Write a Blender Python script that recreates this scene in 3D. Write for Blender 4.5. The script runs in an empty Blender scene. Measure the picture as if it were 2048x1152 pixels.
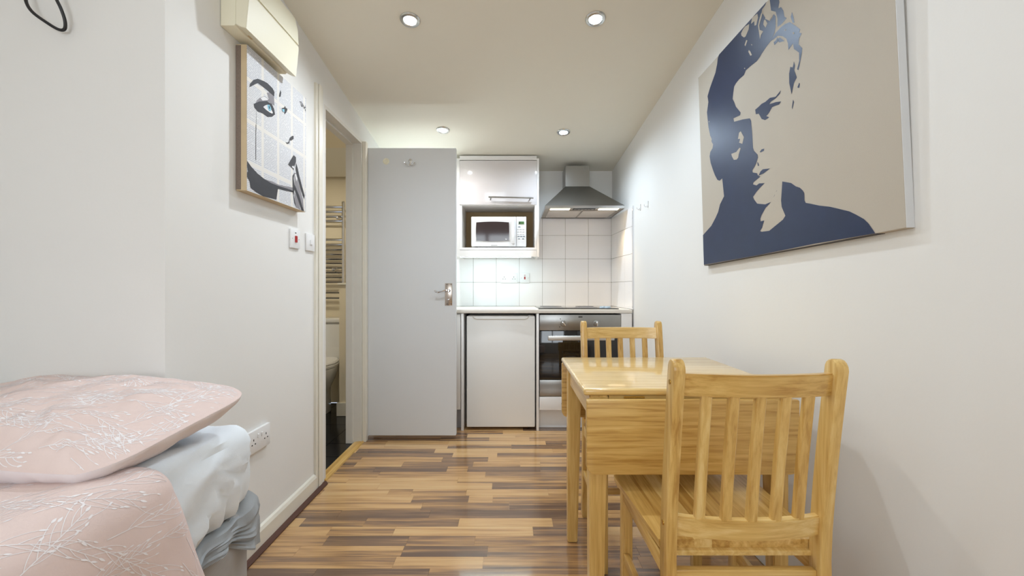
import bpy, bmesh, math, random
from mathutils import Vector, Matrix, noise

random.seed(7)
SC = bpy.context.scene
COL = SC.collection

# ------------------------------------------------------------------ camera, world, exposure
F_PX = 859.0
EYE = 1.05
cam_data = bpy.data.cameras.new('camera')
cam_data.sensor_width = 36.0
cam_data.lens = 36.0 * F_PX / 2048.0
cam_data.clip_start = 0.02
cam = bpy.data.objects.new('camera', cam_data)
cam.location = (0, 0, EYE)
cam.rotation_euler = (math.pi / 2, 0, 0)
COL.objects.link(cam)
SC.camera = cam

world = bpy.data.worlds.new('world')
SC.world = world
world.use_nodes = True
world.node_tree.nodes['Background'].inputs[0].default_value = (0.75, 0.86, 1.0, 1)
world.node_tree.nodes['Background'].inputs[1].default_value = 1.0

SC.view_settings.view_transform = 'Standard'
SC.view_settings.look = 'None'
SC.view_settings.gamma = 1.0
SC.view_settings.use_curve_mapping = False
SC.view_settings.exposure = 0.02

DOWNLIGHT_W = 22.0
STRIP_W = 1.15
HOOD_W = 0.9
BATH_W = 8.0
REAR_FILL_W = 27.0
SC.cycles.use_light_tree = False
SC.cycles.max_bounces = 6
SC.cycles.diffuse_bounces = 4
SC.cycles.glossy_bounces = 3

# ------------------------------------------------------------------ helpers
def lin(r, g, b):
    def f(c):
        c /= 255.0
        return c / 12.92 if c <= 0.04045 else ((c + 0.055) / 1.055) ** 2.4
    return (f(r), f(g), f(b), 1.0)

def new_mat(name):
    m = bpy.data.materials.new(name)
    m.use_nodes = True
    nt = m.node_tree
    return m, nt, nt.nodes['Principled BSDF']

def mat(name, rgb, rough=0.5, metal=0.0, vary=0.0, scale=8.0, bump=0.0, bscale=60.0, coat=0.0, spec=None):
    m, nt, b = new_mat(name)
    c = lin(*rgb)
    b.inputs['Base Color'].default_value = c
    b.inputs['Roughness'].default_value = rough
    b.inputs['Metallic'].default_value = metal
    if spec is not None:
        b.inputs['Specular IOR Level'].default_value = spec
    if coat:
        b.inputs['Coat Weight'].default_value = coat
        b.inputs['Coat Roughness'].default_value = 0.08
    tc = nt.nodes.new('ShaderNodeTexCoord')
    if vary:
        n = nt.nodes.new('ShaderNodeTexNoise')
        n.inputs['Scale'].default_value = scale
        n.inputs['Detail'].default_value = 5
        nt.links.new(tc.outputs['Object'], n.inputs['Vector'])
        mx = nt.nodes.new('ShaderNodeMix')
        mx.data_type = 'RGBA'
        mx.inputs[6].default_value = tuple(x * (1 - vary) for x in c[:3]) + (1,)
        mx.inputs[7].default_value = tuple(min(1, x * (1 + vary)) for x in c[:3]) + (1,)
        nt.links.new(n.outputs['Fac'], mx.inputs[0])
        nt.links.new(mx.outputs[2], b.inputs['Base Color'])
    if bump:
        n2 = nt.nodes.new('ShaderNodeTexNoise')
        n2.inputs['Scale'].default_value = bscale
        n2.inputs['Detail'].default_value = 4
        nt.links.new(tc.outputs['Object'], n2.inputs['Vector'])
        bp = nt.nodes.new('ShaderNodeBump')
        bp.inputs['Strength'].default_value = bump
        bp.inputs['Distance'].default_value = 0.004
        nt.links.new(n2.outputs['Fac'], bp.inputs['Height'])
        nt.links.new(bp.outputs['Normal'], b.inputs['Normal'])
    return m

def emit_mat(name, rgb, strength):
    m, nt, b = new_mat(name)
    b.inputs['Base Color'].default_value = (0.8, 0.8, 0.8, 1)
    b.inputs['Emission Color'].default_value = rgb + (1,)
    b.inputs['Emission Strength'].default_value = strength
    m.cycles.emission_sampling = 'NONE'
    return m

def wood_mat(name, axis, stops, rough=0.33, tone=0.35, coat=0.25, grain=9.0, fine=.22):
    """wood grain running along one axis; each object takes its own tone"""
    m, nt, b = new_mat(name)
    N, L = nt.nodes, nt.links
    tc = N.new('ShaderNodeTexCoord')
    oi = N.new('ShaderNodeObjectInfo')
    geo = N.new('ShaderNodeNewGeometry')
    mp = N.new('ShaderNodeMapping')
    s = [grain * 5.5] * 3
    s[axis] = grain * 0.28
    mp.inputs['Scale'].default_value = s
    off = N.new('ShaderNodeVectorMath'); off.operation = 'MULTIPLY_ADD'
    comb = N.new('ShaderNodeCombineXYZ')
    for k in range(3):
        L.new(oi.outputs['Random'], comb.inputs[k])
    L.new(comb.outputs[0], off.inputs[0])
    off.inputs[1].default_value = (31.7, 17.3, 23.9)
    L.new(geo.outputs['Position'], off.inputs[2])
    L.new(off.outputs[0], mp.inputs['Vector'])
    n = N.new('ShaderNodeTexNoise')
    n.inputs['Scale'].default_value = 1.0
    n.inputs['Detail'].default_value = 7
    n.inputs['Distortion'].default_value = 0.5
    L.new(mp.outputs[0], n.inputs['Vector'])
    # tone = noise + random offset
    ma = N.new('ShaderNodeMath'); ma.operation = 'MULTIPLY_ADD'
    L.new(oi.outputs['Random'], ma.inputs[0])
    ma.inputs[1].default_value = tone
    ma.inputs[2].default_value = -tone / 2
    ad = N.new('ShaderNodeMath'); ad.operation = 'ADD'
    L.new(n.outputs['Fac'], ad.inputs[0]); L.new(ma.outputs[0], ad.inputs[1])
    cr = N.new('ShaderNodeValToRGB')
    els = cr.color_ramp.elements
    while len(els) < len(stops):
        els.new(0.5)
    for e, (p, c) in zip(els, stops):
        e.position = p
        e.color = lin(*c)
    mp2 = N.new('ShaderNodeMapping')
    s2 = [grain * 30] * 3
    s2[axis] = grain * 1.1
    mp2.inputs['Scale'].default_value = s2
    L.new(off.outputs[0], mp2.inputs['Vector'])
    nf = N.new('ShaderNodeTexNoise')
    nf.inputs['Scale'].default_value = 1.0
    nf.inputs['Detail'].default_value = 3
    L.new(mp2.outputs[0], nf.inputs['Vector'])
    fa = N.new('ShaderNodeMath'); fa.operation = 'MULTIPLY_ADD'
    L.new(nf.outputs['Fac'], fa.inputs[0]); fa.inputs[1].default_value = fine; L.new(ad.outputs[0], fa.inputs[2])
    fs = N.new('ShaderNodeMath'); fs.operation = 'SUBTRACT'
    L.new(fa.outputs[0], fs.inputs[0]); fs.inputs[1].default_value = fine / 2
    L.new(fs.outputs[0], cr.inputs['Fac'])
    L.new(cr.outputs[0], b.inputs['Base Color'])
    b.inputs['Roughness'].default_value = rough
    b.inputs['Coat Weight'].default_value = coat
    b.inputs['Coat Roughness'].default_value = 0.09
    bp = N.new('ShaderNodeBump')
    bp.inputs['Strength'].default_value = 0.06
    bp.inputs['Distance'].default_value = 0.002
    L.new(n.outputs['Fac'], bp.inputs['Height'])
    L.new(bp.outputs[0], b.inputs['Normal'])
    return m

# ---- bmesh shapes
def BM():
    return bmesh.new()

def bx(bm, x0, x1, y0, y1, z0, z1, bev=0.0, seg=2):
    r = bmesh.ops.create_cube(bm, size=1.0)
    vs = r['verts']
    for v in vs:
        v.co = Vector((x0 + (v.co.x + .5) * (x1 - x0), y0 + (v.co.y + .5) * (y1 - y0), z0 + (v.co.z + .5) * (z1 - z0)))
    if bev:
        es = list({e for v in vs for e in v.link_edges})
        bmesh.ops.bevel(bm, geom=es, offset=bev, segments=seg, profile=0.5, affect='EDGES')
    return bm

def box(x0, x1, y0, y1, z0, z1, bev=0.0, seg=2):
    return bx(BM(), x0, x1, y0, y1, z0, z1, bev, seg)

def prism(bm, poly, axis, a0, a1, bev=0.0, seg=2):
    """extrude a 2D polygon along axis 0/1/2 between a0 and a1; poly gives the two other axes in order"""
    def P(p, a):
        if axis == 0: return Vector((a, p[0], p[1]))
        if axis == 1: return Vector((p[0], a, p[1]))
        return Vector((p[0], p[1], a))
    A = [bm.verts.new(P(p, a0)) for p in poly]
    B = [bm.verts.new(P(p, a1)) for p in poly]
    fs = [bm.faces.new(A), bm.faces.new(list(reversed(B)))]
    n = len(poly)
    for i in range(n):
        fs.append(bm.faces.new((A[i], B[i], B[(i + 1) % n], A[(i + 1) % n])))
    bmesh.ops.recalc_face_normals(bm, faces=fs)
    if bev:
        es = [e for e in bm.edges if e.verts[0] in A + B and e.verts[1] in A + B and
              ((e.verts[0] in A and e.verts[1] in A) or (e.verts[0] in B and e.verts[1] in B))]
        bmesh.ops.bevel(bm, geom=es, offset=bev, segments=seg, profile=0.5, affect='EDGES')
    return bm

def tube(bm, pts, r, seg=10, cap=True):
    pts = [Vector(p) for p in pts]
    rs = r if isinstance(r, (list, tuple)) else [r] * len(pts)
    rings = []
    up = None
    for i, p in enumerate(pts):
        t = (pts[min(i + 1, len(pts) - 1)] - pts[max(i - 1, 0)]).normalized()
        if up is None:
            up = Vector((0, 0, 1)) if abs(t.z) < .9 else Vector((1, 0, 0))
        u = t.cross(up)
        if u.length < 1e-5:
            u = t.cross(Vector((0, 1, 0)))
        u.normalize()
        w = u.cross(t).normalized()
        up = w
        rings.append([bm.verts.new(p + (u * math.cos(2 * math.pi * k / seg) + w * math.sin(2 * math.pi * k / seg)) * rs[i]) for k in range(seg)])
    fs = []
    for a, b in zip(rings, rings[1:]):
        for k in range(seg):
            fs.append(bm.faces.new((a[k], a[(k + 1) % seg], b[(k + 1) % seg], b[k])))
    if cap:
        fs.append(bm.faces.new(list(reversed(rings[0]))))
        fs.append(bm.faces.new(rings[-1]))
    bmesh.ops.recalc_face_normals(bm, faces=fs)
    return bm

def lathe(bm, prof, center, axis=2, seg=28):
    """revolve (radius, height) profile about an axis through center"""
    c = Vector(center)
    rings = []
    for r, h in prof:
        ring = []
        for k in range(seg):
            a = 2 * math.pi * k / seg
            p = (r * math.cos(a), r * math.sin(a), h)
            if axis == 1: p = (p[0], p[2], p[1])
            if axis == 0: p = (p[2], p[0], p[1])
            ring.append(bm.verts.new(c + Vector(p)))
        rings.append(ring)
    fs = []
    for a, b in zip(rings, rings[1:]):
        for k in range(seg):
            fs.append(bm.faces.new((a[k], a[(k + 1) % seg], b[(k + 1) % seg], b[k])))
    if prof[0][0] > 1e-4: fs.append(bm.faces.new(rings[0]))
    if prof[-1][0] > 1e-4: fs.append(bm.faces.new(rings[-1]))
    bmesh.ops.remove_doubles(bm, verts=[v for r in rings for v in r], dist=1e-5)
    bmesh.ops.recalc_face_normals(bm, faces=bm.faces[:])
    return bm

def grid(bm, fn, nu, nv, closed_u=False):
    """surface fn(i/nu, j/nv)"""
    V = [[bm.verts.new(fn(i / nu, j / nv)) for j in range(nv + 1)] for i in range(nu if closed_u else nu + 1)]
    n = len(V)
    for i in range(n if closed_u else n - 1):
        for j in range(nv):
            bm.faces.new((V[i][j], V[(i + 1) % n][j], V[(i + 1) % n][j + 1], V[i][j + 1]))
    return bm

WM = {}
def obj(name, bm, m, parent=None, local=False, smooth=True):
    """link ONE mesh object; coordinates are world unless local"""
    if parent is not None and not local:
        bm.transform(WM[parent.name].inverted())
    me = bpy.data.meshes.new(name)
    bm.to_mesh(me)
    bm.free()
    for mm in (m if isinstance(m, (list, tuple)) else [m]):
        me.materials.append(mm)
    if smooth:
        me.shade_smooth()
        me.set_sharp_from_angle(angle=math.radians(35))
    o = bpy.data.objects.new(name, me)
    COL.objects.link(o)
    if parent is not None:
        o.parent = parent
        WM[o.name] = WM[parent.name].copy()
    else:
        WM[o.name] = Matrix.Identity(4)
    return o

def tag(o, label, cat, group=None, kind=None):
    o['label'] = label
    o['category'] = cat
    if group: o['group'] = group
    if kind: o['kind'] = kind
    return o

def thing(name, label, cat, loc=(0, 0, 0), rotz=0.0, group=None, matrix=None):
    o = bpy.data.objects.new(name, None)
    o.empty_display_size = 0.05
    COL.objects.link(o)
    M = matrix if matrix is not None else Matrix.Translation(loc) @ Matrix.Rotation(rotz, 4, 'Z')
    o.matrix_world = M
    WM[o.name] = M.copy()
    return tag(o, label, cat, group)

def struct(name, bm, m, label=None):
    o = obj(name, bm, m, smooth=False)
    o['kind'] = 'structure'
    if label: o['label'] = label
    return o

def piece(name, mesh, parent, loc, scale=(1, 1, 1), rotz=0.0):
    o = bpy.data.objects.new(name, mesh)
    COL.objects.link(o)
    o.parent = parent
    M = WM[parent.name].inverted() @ Matrix.Translation(loc) @ Matrix.Rotation(rotz, 4, 'Z')
    o.matrix_local = M @ Matrix.Diagonal((*scale, 1))
    return o

def mesh_of(bm, m, name='piece'):
    me = bpy.data.meshes.new(name)
    bm.to_mesh(me); bm.free()
    me.materials.append(m)
    return me

def light(name, kind, loc, energy, color, parent=None, rot=(0, 0, 0), **kw):
    d = bpy.data.lights.new(name, kind)
    d.energy = energy
    d.color = color
    for k, v in kw.items():
        setattr(d, k, v)
    o = bpy.data.objects.new(name, d)
    COL.objects.link(o)
    o.location = loc
    o.rotation_euler = rot
    if parent is not None:
        o.parent = parent
        o.matrix_parent_inverse = WM[parent.name].inverted()
    return o

def polys(bm, plist, w):
    for p in plist:
        pts = []
        for q in p:
            if not pts or (abs(q[0] - pts[-1][0]) + abs(q[1] - pts[-1][1])) > 1e-4:
                pts.append(q)
        try:
            f = bm.faces.new([bm.verts.new((a, b, w)) for a, b in pts])
        except ValueError:
            continue
        f.normal_update()
        if f.normal.z < 0: f.normal_flip()
    bmesh.ops.triangulate(bm, faces=bm.faces[:], ngon_method='EAR_CLIP')
    return bm

def N3(x, y, z, s=1.0):
    return noise.noise(Vector((x * s, y * s, z * s)))

# ------------------------------------------------------------------ materials
M_WALL = mat('wall_paint', (236, 234, 230), 0.62, vary=0.015, scale=3, bump=0.05, bscale=90)
M_CEIL = mat('ceiling_paint', (233, 227, 212), 0.75, vary=0.02, scale=2)
M_TRIM = mat('gloss_trim_paint', (232, 226, 212), 0.35, vary=0.03, scale=14)
M_DOOR = mat('door_paint', (219, 220, 221), 0.42, vary=0.015, scale=5)
M_WHITE = mat('white_laminate', (236, 233, 230), 0.3)
M_GLOSSW = mat('gloss_white_laminate', (222, 216, 215), 0.07, spec=0.45)
M_TILE = mat('white_glazed_tile', (243, 241, 241), 0.12, vary=0.01, scale=3, spec=0.22)
M_GROUT = mat('grey_grout', (178, 170, 160), 0.9)
M_STEEL = mat('brushed_steel', (156, 155, 152), 0.3, 1.0, bump=0.03, bscale=200)
M_CHROME = mat('chrome', (225, 225, 228), 0.06, 1.0)
M_BLACKGLASS = mat('black_glass', (14, 13, 14), 0.05, spec=0.7)
M_BLACK = mat('black_plastic', (22, 21, 22), 0.45)
M_PLASTIC = mat('white_plastic', (238, 237, 236), 0.28)
M_CREAMPL = mat('cream_plastic', (236, 230, 206), 0.5)
M_FRIDGE = mat('fridge_enamel', (238, 236, 232), 0.34, bump=0.02, bscale=300)
M_WORKTOP = mat('pale_worktop', (226, 219, 208), 0.22, vary=0.03, scale=60)
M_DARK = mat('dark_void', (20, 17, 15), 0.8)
M_RED = mat('red_plastic', (176, 30, 32), 0.35)
M_BRASS = mat('brass', (190, 150, 70), 0.25, 1.0)
M_BROWN = mat('dark_brown_trim', (86, 52, 40), 0.4, vary=0.2, scale=30)
M_BATHTILE = mat('black_floor_tile', (22, 22, 26), 0.15, spec=0.3)
M_BATHGROUT = mat('bath_grout', (120, 122, 126), 0.9)
M_BATHWALL = mat('bathroom_paint', (236, 224, 198), 0.6)
M_CERAMIC = mat('white_ceramic', (236, 235, 232), 0.1, spec=0.6)

OAK = [(0.22, (180, 134, 64)), (0.42, (209, 167, 93)), (0.60, (223, 185, 112)), (0.80, (235, 204, 138))]
M_WX = wood_mat('rubberwood_along_x', 0, OAK, grain=16, tone=.22)
M_WY = wood_mat('rubberwood_along_y', 1, OAK, grain=16, tone=.22)
M_WZ = wood_mat('rubberwood_along_z', 2, OAK, grain=16, tone=.22)
M_TOP = wood_mat('lacquered_tabletop_wood', 0, [(p, tuple(min(255, c + 8) for c in q)) for p, q in OAK], grain=16, tone=.15, coat=.9)
M_STAVE = wood_mat('rubberwood_stave', 1, OAK, tone=0.4, grain=14)
LAM = [(0.22, (108, 83, 65)), (0.38, (140, 108, 80)), (0.50, (178, 136, 90)), (0.62, (204, 161, 108)), (0.85, (216, 178, 126))]
M_FLOOR = wood_mat('laminate_strip', 0, LAM, rough=0.2, tone=0.5, coat=0.5, grain=5.5, fine=.34)
M_OAKTRIM = wood_mat('oak_threshold_wood', 1, OAK, tone=0.2)
PORTRAIT_ART = {
 'dark': [
  [(.526,.914),(.49,.914),(.417,.914),(.352,.914),(.223,.914),(.194,.914),(.183,.903),(.177,.883),(.16,.852),(.132,.829),(.108,.809),(.084,.782),(.09,.752),(.074,.71),(.083,.639),(.096,.594),(.095,.594),(.109,.571),(.107,.56),(.12,.541),(.114,.526),(.093,.516),(.086,.498),(.093,.466),(.113,.424),(.128,.397),(.147,.371),(.166,.361),(.188,.365),(.193,.321),(.198,.284),(.163,.257),(.145,.227),(.122,.206),(.081,.176),(.0,.146),(.0,.003),(.421,.001),(.713,.004),(.926,.001),(.92,.011),(.907,.031),(.894,.045),(.87,.062),(.848,.076),(.822,.087),(.801,.096),(.779,.105),(.738,.118),(.7,.133),(.681,.14),(.676,.149),(.676,.173),(.67,.183),(.658,.195),(.639,.205),(.618,.222),(.597,.231),(.574,.24),(.564,.176),(.566,.153),(.583,.119),(.57,.108),(.529,.094),(.494,.082),(.45,.086),(.441,.09),(.454,.101),(.459,.112),(.468,.125),(.446,.126),(.445,.136),(.453,.148),(.477,.169),(.51,.184),(.477,.183),(.429,.197),(.41,.218),(.405,.229),(.428,.243),(.452,.253),(.478,.262),(.445,.27),(.429,.267),(.407,.277),(.41,.284),(.454,.293),(.439,.303),(.435,.312),(.408,.323),(.406,.332),(.421,.342),(.43,.349),(.443,.369),(.442,.381),(.421,.403),(.415,.417),(.413,.477),(.411,.508),(.413,.468),(.409,.525),(.402,.538),(.356,.554),(.294,.571),(.29,.587),(.337,.579),(.342,.588),(.31,.627),(.299,.652),(.288,.67),(.295,.694),(.302,.715),(.316,.722),(.341,.726),(.374,.725),(.387,.737),(.421,.736),(.458,.733),(.477,.738),(.487,.743),(.516,.753),(.542,.758),(.563,.775),(.57,.791),(.572,.828),(.562,.843),(.553,.836),(.54,.832),(.521,.852),(.506,.88),(.496,.895),(.5,.904),(.518,.907)],
  [(.545,.914),(.544,.907),(.549,.865),(.573,.844),(.581,.813),(.579,.785),(.601,.781),(.627,.784),(.616,.797),(.612,.821),(.601,.841),(.587,.846),(.594,.863),(.591,.89)],
  [(.536,.759),(.569,.771),(.594,.773),(.618,.77),(.641,.761),(.667,.731),(.687,.706),(.682,.698),(.693,.689),(.68,.679),(.677,.662),(.693,.64),(.689,.623),(.682,.604),(.677,.591),(.671,.579),(.666,.586),(.677,.607),(.678,.634),(.668,.646),(.655,.66),(.652,.681),(.629,.672),(.628,.696),(.621,.717),(.604,.736),(.58,.753),(.562,.754)],
  [(.577,.749),(.586,.733),(.573,.732),(.56,.732),(.556,.745),(.567,.744)],
  [(.574,.742),(.589,.742),(.612,.714),(.585,.726)],
  [(.653,.619),(.657,.603),(.653,.59),(.663,.56),(.649,.548),(.636,.517),(.627,.56),(.628,.591),(.635,.611),(.646,.603)],
  [(.673,.537),(.676,.532),(.672,.52),(.664,.526)],
  [(.642,.496),(.646,.486),(.637,.465),(.635,.473)],
  [(.653,.788),(.659,.764),(.662,.746),(.654,.748),(.646,.775)],
  [(.437,.556),(.456,.557),(.477,.56),(.498,.557),(.525,.559),(.556,.548),(.585,.557),(.578,.547),(.556,.542),(.53,.543),(.52,.538),(.555,.529),(.583,.518),(.573,.512),(.548,.518),(.535,.52),(.522,.511),(.512,.505),(.501,.503),(.517,.491),(.494,.491),(.474,.504),(.458,.531),(.44,.537)],
  [(.455,.386),(.467,.392),(.483,.389),(.48,.382),(.463,.382)],
  [(.438,.354),(.445,.348),(.449,.336),(.441,.338)],
  [(.511,.306),(.47,.316),(.455,.312),(.443,.3),(.473,.299)],
  [(.523,.196),(.533,.206),(.531,.202)],
  [(.539,.213),(.544,.219),(.542,.214)],
 ],
 'light': [
  [(.367,.889),(.364,.9),(.378,.908),(.393,.91),(.42,.902),(.415,.884),(.394,.869),(.383,.872)],
  [(.439,.914),(.472,.907),(.475,.89),(.463,.869),(.452,.874),(.452,.892),(.431,.895)],
  [(.481,.877),(.492,.891),(.507,.899),(.497,.879),(.48,.857),(.482,.838),(.502,.82),(.488,.814),(.482,.802),(.477,.834),(.473,.86)],
  [(.508,.856),(.515,.856),(.527,.833),(.516,.824),(.504,.844)],
  [(.412,.804),(.421,.792),(.43,.773),(.42,.776),(.408,.799)],
  [(.397,.853),(.405,.846),(.39,.832),(.385,.84)],
  [(.426,.819),(.435,.81),(.43,.81)],
  [(.614,.75),(.62,.751),(.622,.746),(.617,.747)],
  [(.652,.718),(.658,.716),(.661,.709),(.656,.709)],
  [(.377,.752),(.383,.749),(.383,.745),(.378,.748)],
  [(.088,.662),(.095,.659),(.091,.655)],
  [(.515,.858),(.54,.834),(.557,.842),(.542,.861),(.522,.871)],
  [(.266,.446),(.303,.441),(.326,.45),(.335,.445),(.32,.426),(.315,.413),(.303,.409),(.283,.415),(.27,.434)],
  [(.327,.511),(.339,.513),(.359,.481),(.347,.458),(.325,.471),(.333,.484),(.318,.489)],
 ],
}
FACE_ART = {
 'dark': [
  [(.014,.387),(.018,.401),(.039,.427),(.067,.445),(.102,.454),(.132,.459),(.17,.455),(.183,.446),(.18,.427),(.159,.429),(.122,.43),(.097,.43),(.067,.428),(.048,.414),(.025,.396)],
  [(.041,.337),(.077,.362),(.127,.385),(.164,.389),(.18,.375),(.187,.356),(.164,.337),(.132,.324),(.102,.325),(.067,.319),(.046,.325)],
  [(.229,.476),(.235,.467),(.229,.448),(.218,.442),(.221,.457)],
  [(.237,.402),(.258,.414),(.264,.424),(.27,.419),(.285,.42),(.282,.411),(.273,.398),(.261,.386),(.258,.401)],
  [(.338,.321),(.338,.307),(.314,.291),(.304,.29),(.301,.275),(.281,.266),(.267,.272),(.278,.27),(.294,.279),(.304,.3),(.324,.316)],
  [(.338,.235),(.359,.232),(.359,.211),(.341,.181),(.338,.168),(.318,.174),(.291,.179),(.311,.204)],
  [(.0,.11),(.025,.095),(.065,.08),(.112,.07),(.157,.066),(.209,.067),(.278,.072),(.331,.075),(.338,.068),(.278,.061),(.209,.054),(.197,.007),(.157,.004),(.102,-.0),(.05,.007),(.021,.015),(.016,.037),(.0,.051),(.0,.068),(.006,.07),(.0,.089)],
  [(.359,.207),(.373,.19),(.388,.158),(.417,.111),(.44,.076),(.436,.057),(.417,.078),(.395,.106),(.37,.146),(.355,.178)],
  [(.345,.158),(.338,.131),(.345,.105),(.388,.065),(.417,.02),(.436,.002),(.41,.0),(.38,.042),(.345,.084),(.338,.054),(.359,.009),(.345,.02),(.331,.067),(.328,.139)],
  [(.057,.318),(.058,.319),(.058,.244),(.057,.244)],
  [(.054,.262),(.056,.263),(.056,.129),(.053,.129)],
  [(.39,.498),(.414,.507),(.412,.504),(.391,.495)],
  [(.402,.501),(.407,.503),(.412,.485),(.406,.481)],
  [(.412,.504),(.425,.501),(.421,.487),(.409,.481),(.409,.484),(.417,.489),(.419,.498)],
  [(.425,.497),(.429,.499),(.438,.484),(.434,.481)],
  [(.434,.483),(.445,.502),(.448,.502),(.438,.483)],
  [(.44,.49),(.45,.497),(.45,.492),(.45,.488),(.448,.482),(.45,.481),(.45,.475),(.443,.481),(.443,.483),(.45,.489),(.45,.493),(.442,.488)],
 ],
 'grey': [
  [(.053,.345),(.062,.36),(.079,.376),(.112,.399),(.143,.4),(.127,.418),(.148,.43),(.18,.427),(.183,.389),(.143,.389),(.097,.371)],
  [(.112,.07),(.168,.075),(.215,.073),(.338,.089),(.338,.077),(.278,.072),(.209,.067),(.157,.066)],
  [(.345,.158),(.359,.161),(.373,.133),(.402,.09),(.425,.051),(.432,.008),(.417,.02),(.388,.065),(.348,.106)],
  [(.345,.07),(.366,.06),(.388,.029),(.402,.001),(.359,.005),(.345,.034)],
 ],
 'white': [
  [(.102,.351),(.114,.362),(.13,.372),(.151,.369),(.17,.357),(.167,.351),(.148,.348),(.122,.348)],
  [(.084,.378),(.109,.396),(.138,.397),(.132,.391),(.097,.374)],
  [(.321,.181),(.338,.187),(.341,.179),(.331,.173)],
  [(.347,.151),(.359,.156),(.37,.136),(.359,.122)],
 ],
 'blue': [
  [(.13,.372),(.145,.378),(.158,.369),(.153,.355),(.14,.352),(.132,.361)],
  [(.24,.4),(.258,.408),(.26,.397),(.246,.391)],
 ],
 'pupil': [
  [(.138,.37),(.145,.373),(.149,.364),(.142,.361)],
 ],
}

# ------------------------------------------------------------------ layout numbers (metres)
WL = -1.02            # left wall face
YB = 3.74             # kitchen wall
YH = 1.2625           # wall behind the bed head
def WR(y): return 1.0206 - 0.04 * y       # right wall runs a little out of square
def CZ(y): return 2.61 - 0.145 * y        # sloping ceiling
def X(px, d): return (px - 1024) * d / F_PX
def Z(py, d): return EYE - (py - 576) * d / F_PX

# ------------------------------------------------------------------ room shell
bm = BM(); bx(bm, WL - .052, 1.2, -1.7, 3.74, -.08, -.004); bx(bm, -2.3, WL - .052, -1.7, YH, -.08, -.004)
floor = struct('floor', bm, M_FLOOR, 'brown strip laminate floor')
# laminate strips: rows across the room, each strip an object
unit = mesh_of(bx(BM(), 0, 1, 0, 1, 0, 1), M_FLOOR, 'floor_strip')
row_w = 0.0705
y = 0.48
while y < 3.30:
    x = -1.02 - random.random() * 0.5
    xe = min(0.99, WR(y) - 0.005)
    while x < xe:
        L = random.choice((0.12, 0.28, 0.34, 0.42, 0.5, 0.6, 0.66))
        a, b = max(x, -1.018 if y > YH else -1.3), min(x + L, xe)
        if b - a > 0.015:
            piece('floor_strip', unit, floor, (a, y, -0.004), (b - a - 0.0007, row_w - 0.0007, 0.004))
        x += L
    y += row_w

bm = BM()
prism(bm, [(-1.8, CZ(-1.8)), (3.86, CZ(3.86)), (3.86, CZ(3.86) + .12), (-1.8, CZ(-1.8) + .12)], 0, -2.42, 1.25)
struct('ceiling', bm, M_CEIL, 'cream sloping ceiling')

bm = BM()
bx(bm, WL - .10, WL, YH, 2.332, 0, 2.9)
bx(bm, WL - .10, WL, 2.332, 2.93, 2.05, 2.9)
bx(bm, WL - .10, WL, 2.93, 4.04, 0, 2.9)
struct('wall_left', bm, M_WALL, 'cream wall with the bathroom doorway')
struct('wall_alcove', box(-2.3, WL - .10, YH, YH + .12, 0, 2.9), M_WALL, 'cream wall behind the bed head')
struct('wall_bedside', box(-2.42, -2.3, -1.7, YH + .12, 0, 3.0), M_WALL, 'cream wall along the bed')
bm = BM()
prism(bm, [(WR(-1.7), -1.7), (WR(YB + .12), YB + .12), (WR(YB) + .2, YB + .12), (WR(-1.7) + .2, -1.7)], 2, 0, 3.0)
struct('wall_right', bm, M_WALL, 'cream wall carrying the large portrait')
wall_back = struct('wall_back', box(WL, WR(YB), YB, YB + .12, 0, 2.9), M_WALL, 'kitchen end wall')
# wall behind the viewer; its window is added to carry a fill light
bm = BM()
bx(bm, -2.42, -1.3, -1.82, -1.7, 0, 3.0)
bx(bm, 0.3, 1.25, -1.82, -1.7, 0, 3.0)
bx(bm, -1.3, 0.3, -1.82, -1.7, 0, 0.9)
bx(bm, -1.3, 0.3, -1.82, -1.7, 2.2, 3.0)
struct('wall_rear', bm, M_WALL, 'cream wall with an added window opening')
bm = BM()
bx(bm, -1.3, -1.24, -1.8, -1.72, .9, 2.2); bx(bm, .24, .3, -1.8, -1.72, .9, 2.2)
bx(bm, -1.24, .24, -1.8, -1.72, .9, .96); bx(bm, -1.24, .24, -1.8, -1.72, 2.14, 2.2)
bx(bm, -.53, -.47, -1.8, -1.72, .96, 2.14)
struct('added_window_1', bm, M_WHITE, 'white framed window')
light('rear_fill_light', 'AREA', (-.5, -1.83, 1.55), REAR_FILL_W, (0.88, 0.95, 1.0), rot=(math.pi / 2, 0, 0), shape='RECTANGLE', size=1.45, size_y=1.15)  # added soft cool fill from behind the camera, set in the invented window

# skirting and the dark floor bead along the left wall
bm = BM()
prism(bm, [(WL, .002), (WL + .016, .002), (WL + .016, .075), (WL + .010, .088), (WL, .092)], 1, YH + .002, 2.210)
struct('baseboard_left', bm, M_TRIM, 'cream gloss skirting board')
bm = BM()
prism(bm, [(WL + .0165, .001), (WL + .034, .001), (WL + .034, .006), (WL + .026, .016), (WL + .0165, .018)], 1, YH + .002, 2.30)
struct('trim_1', bm, M_BROWN, 'dark brown floor bead')

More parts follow.
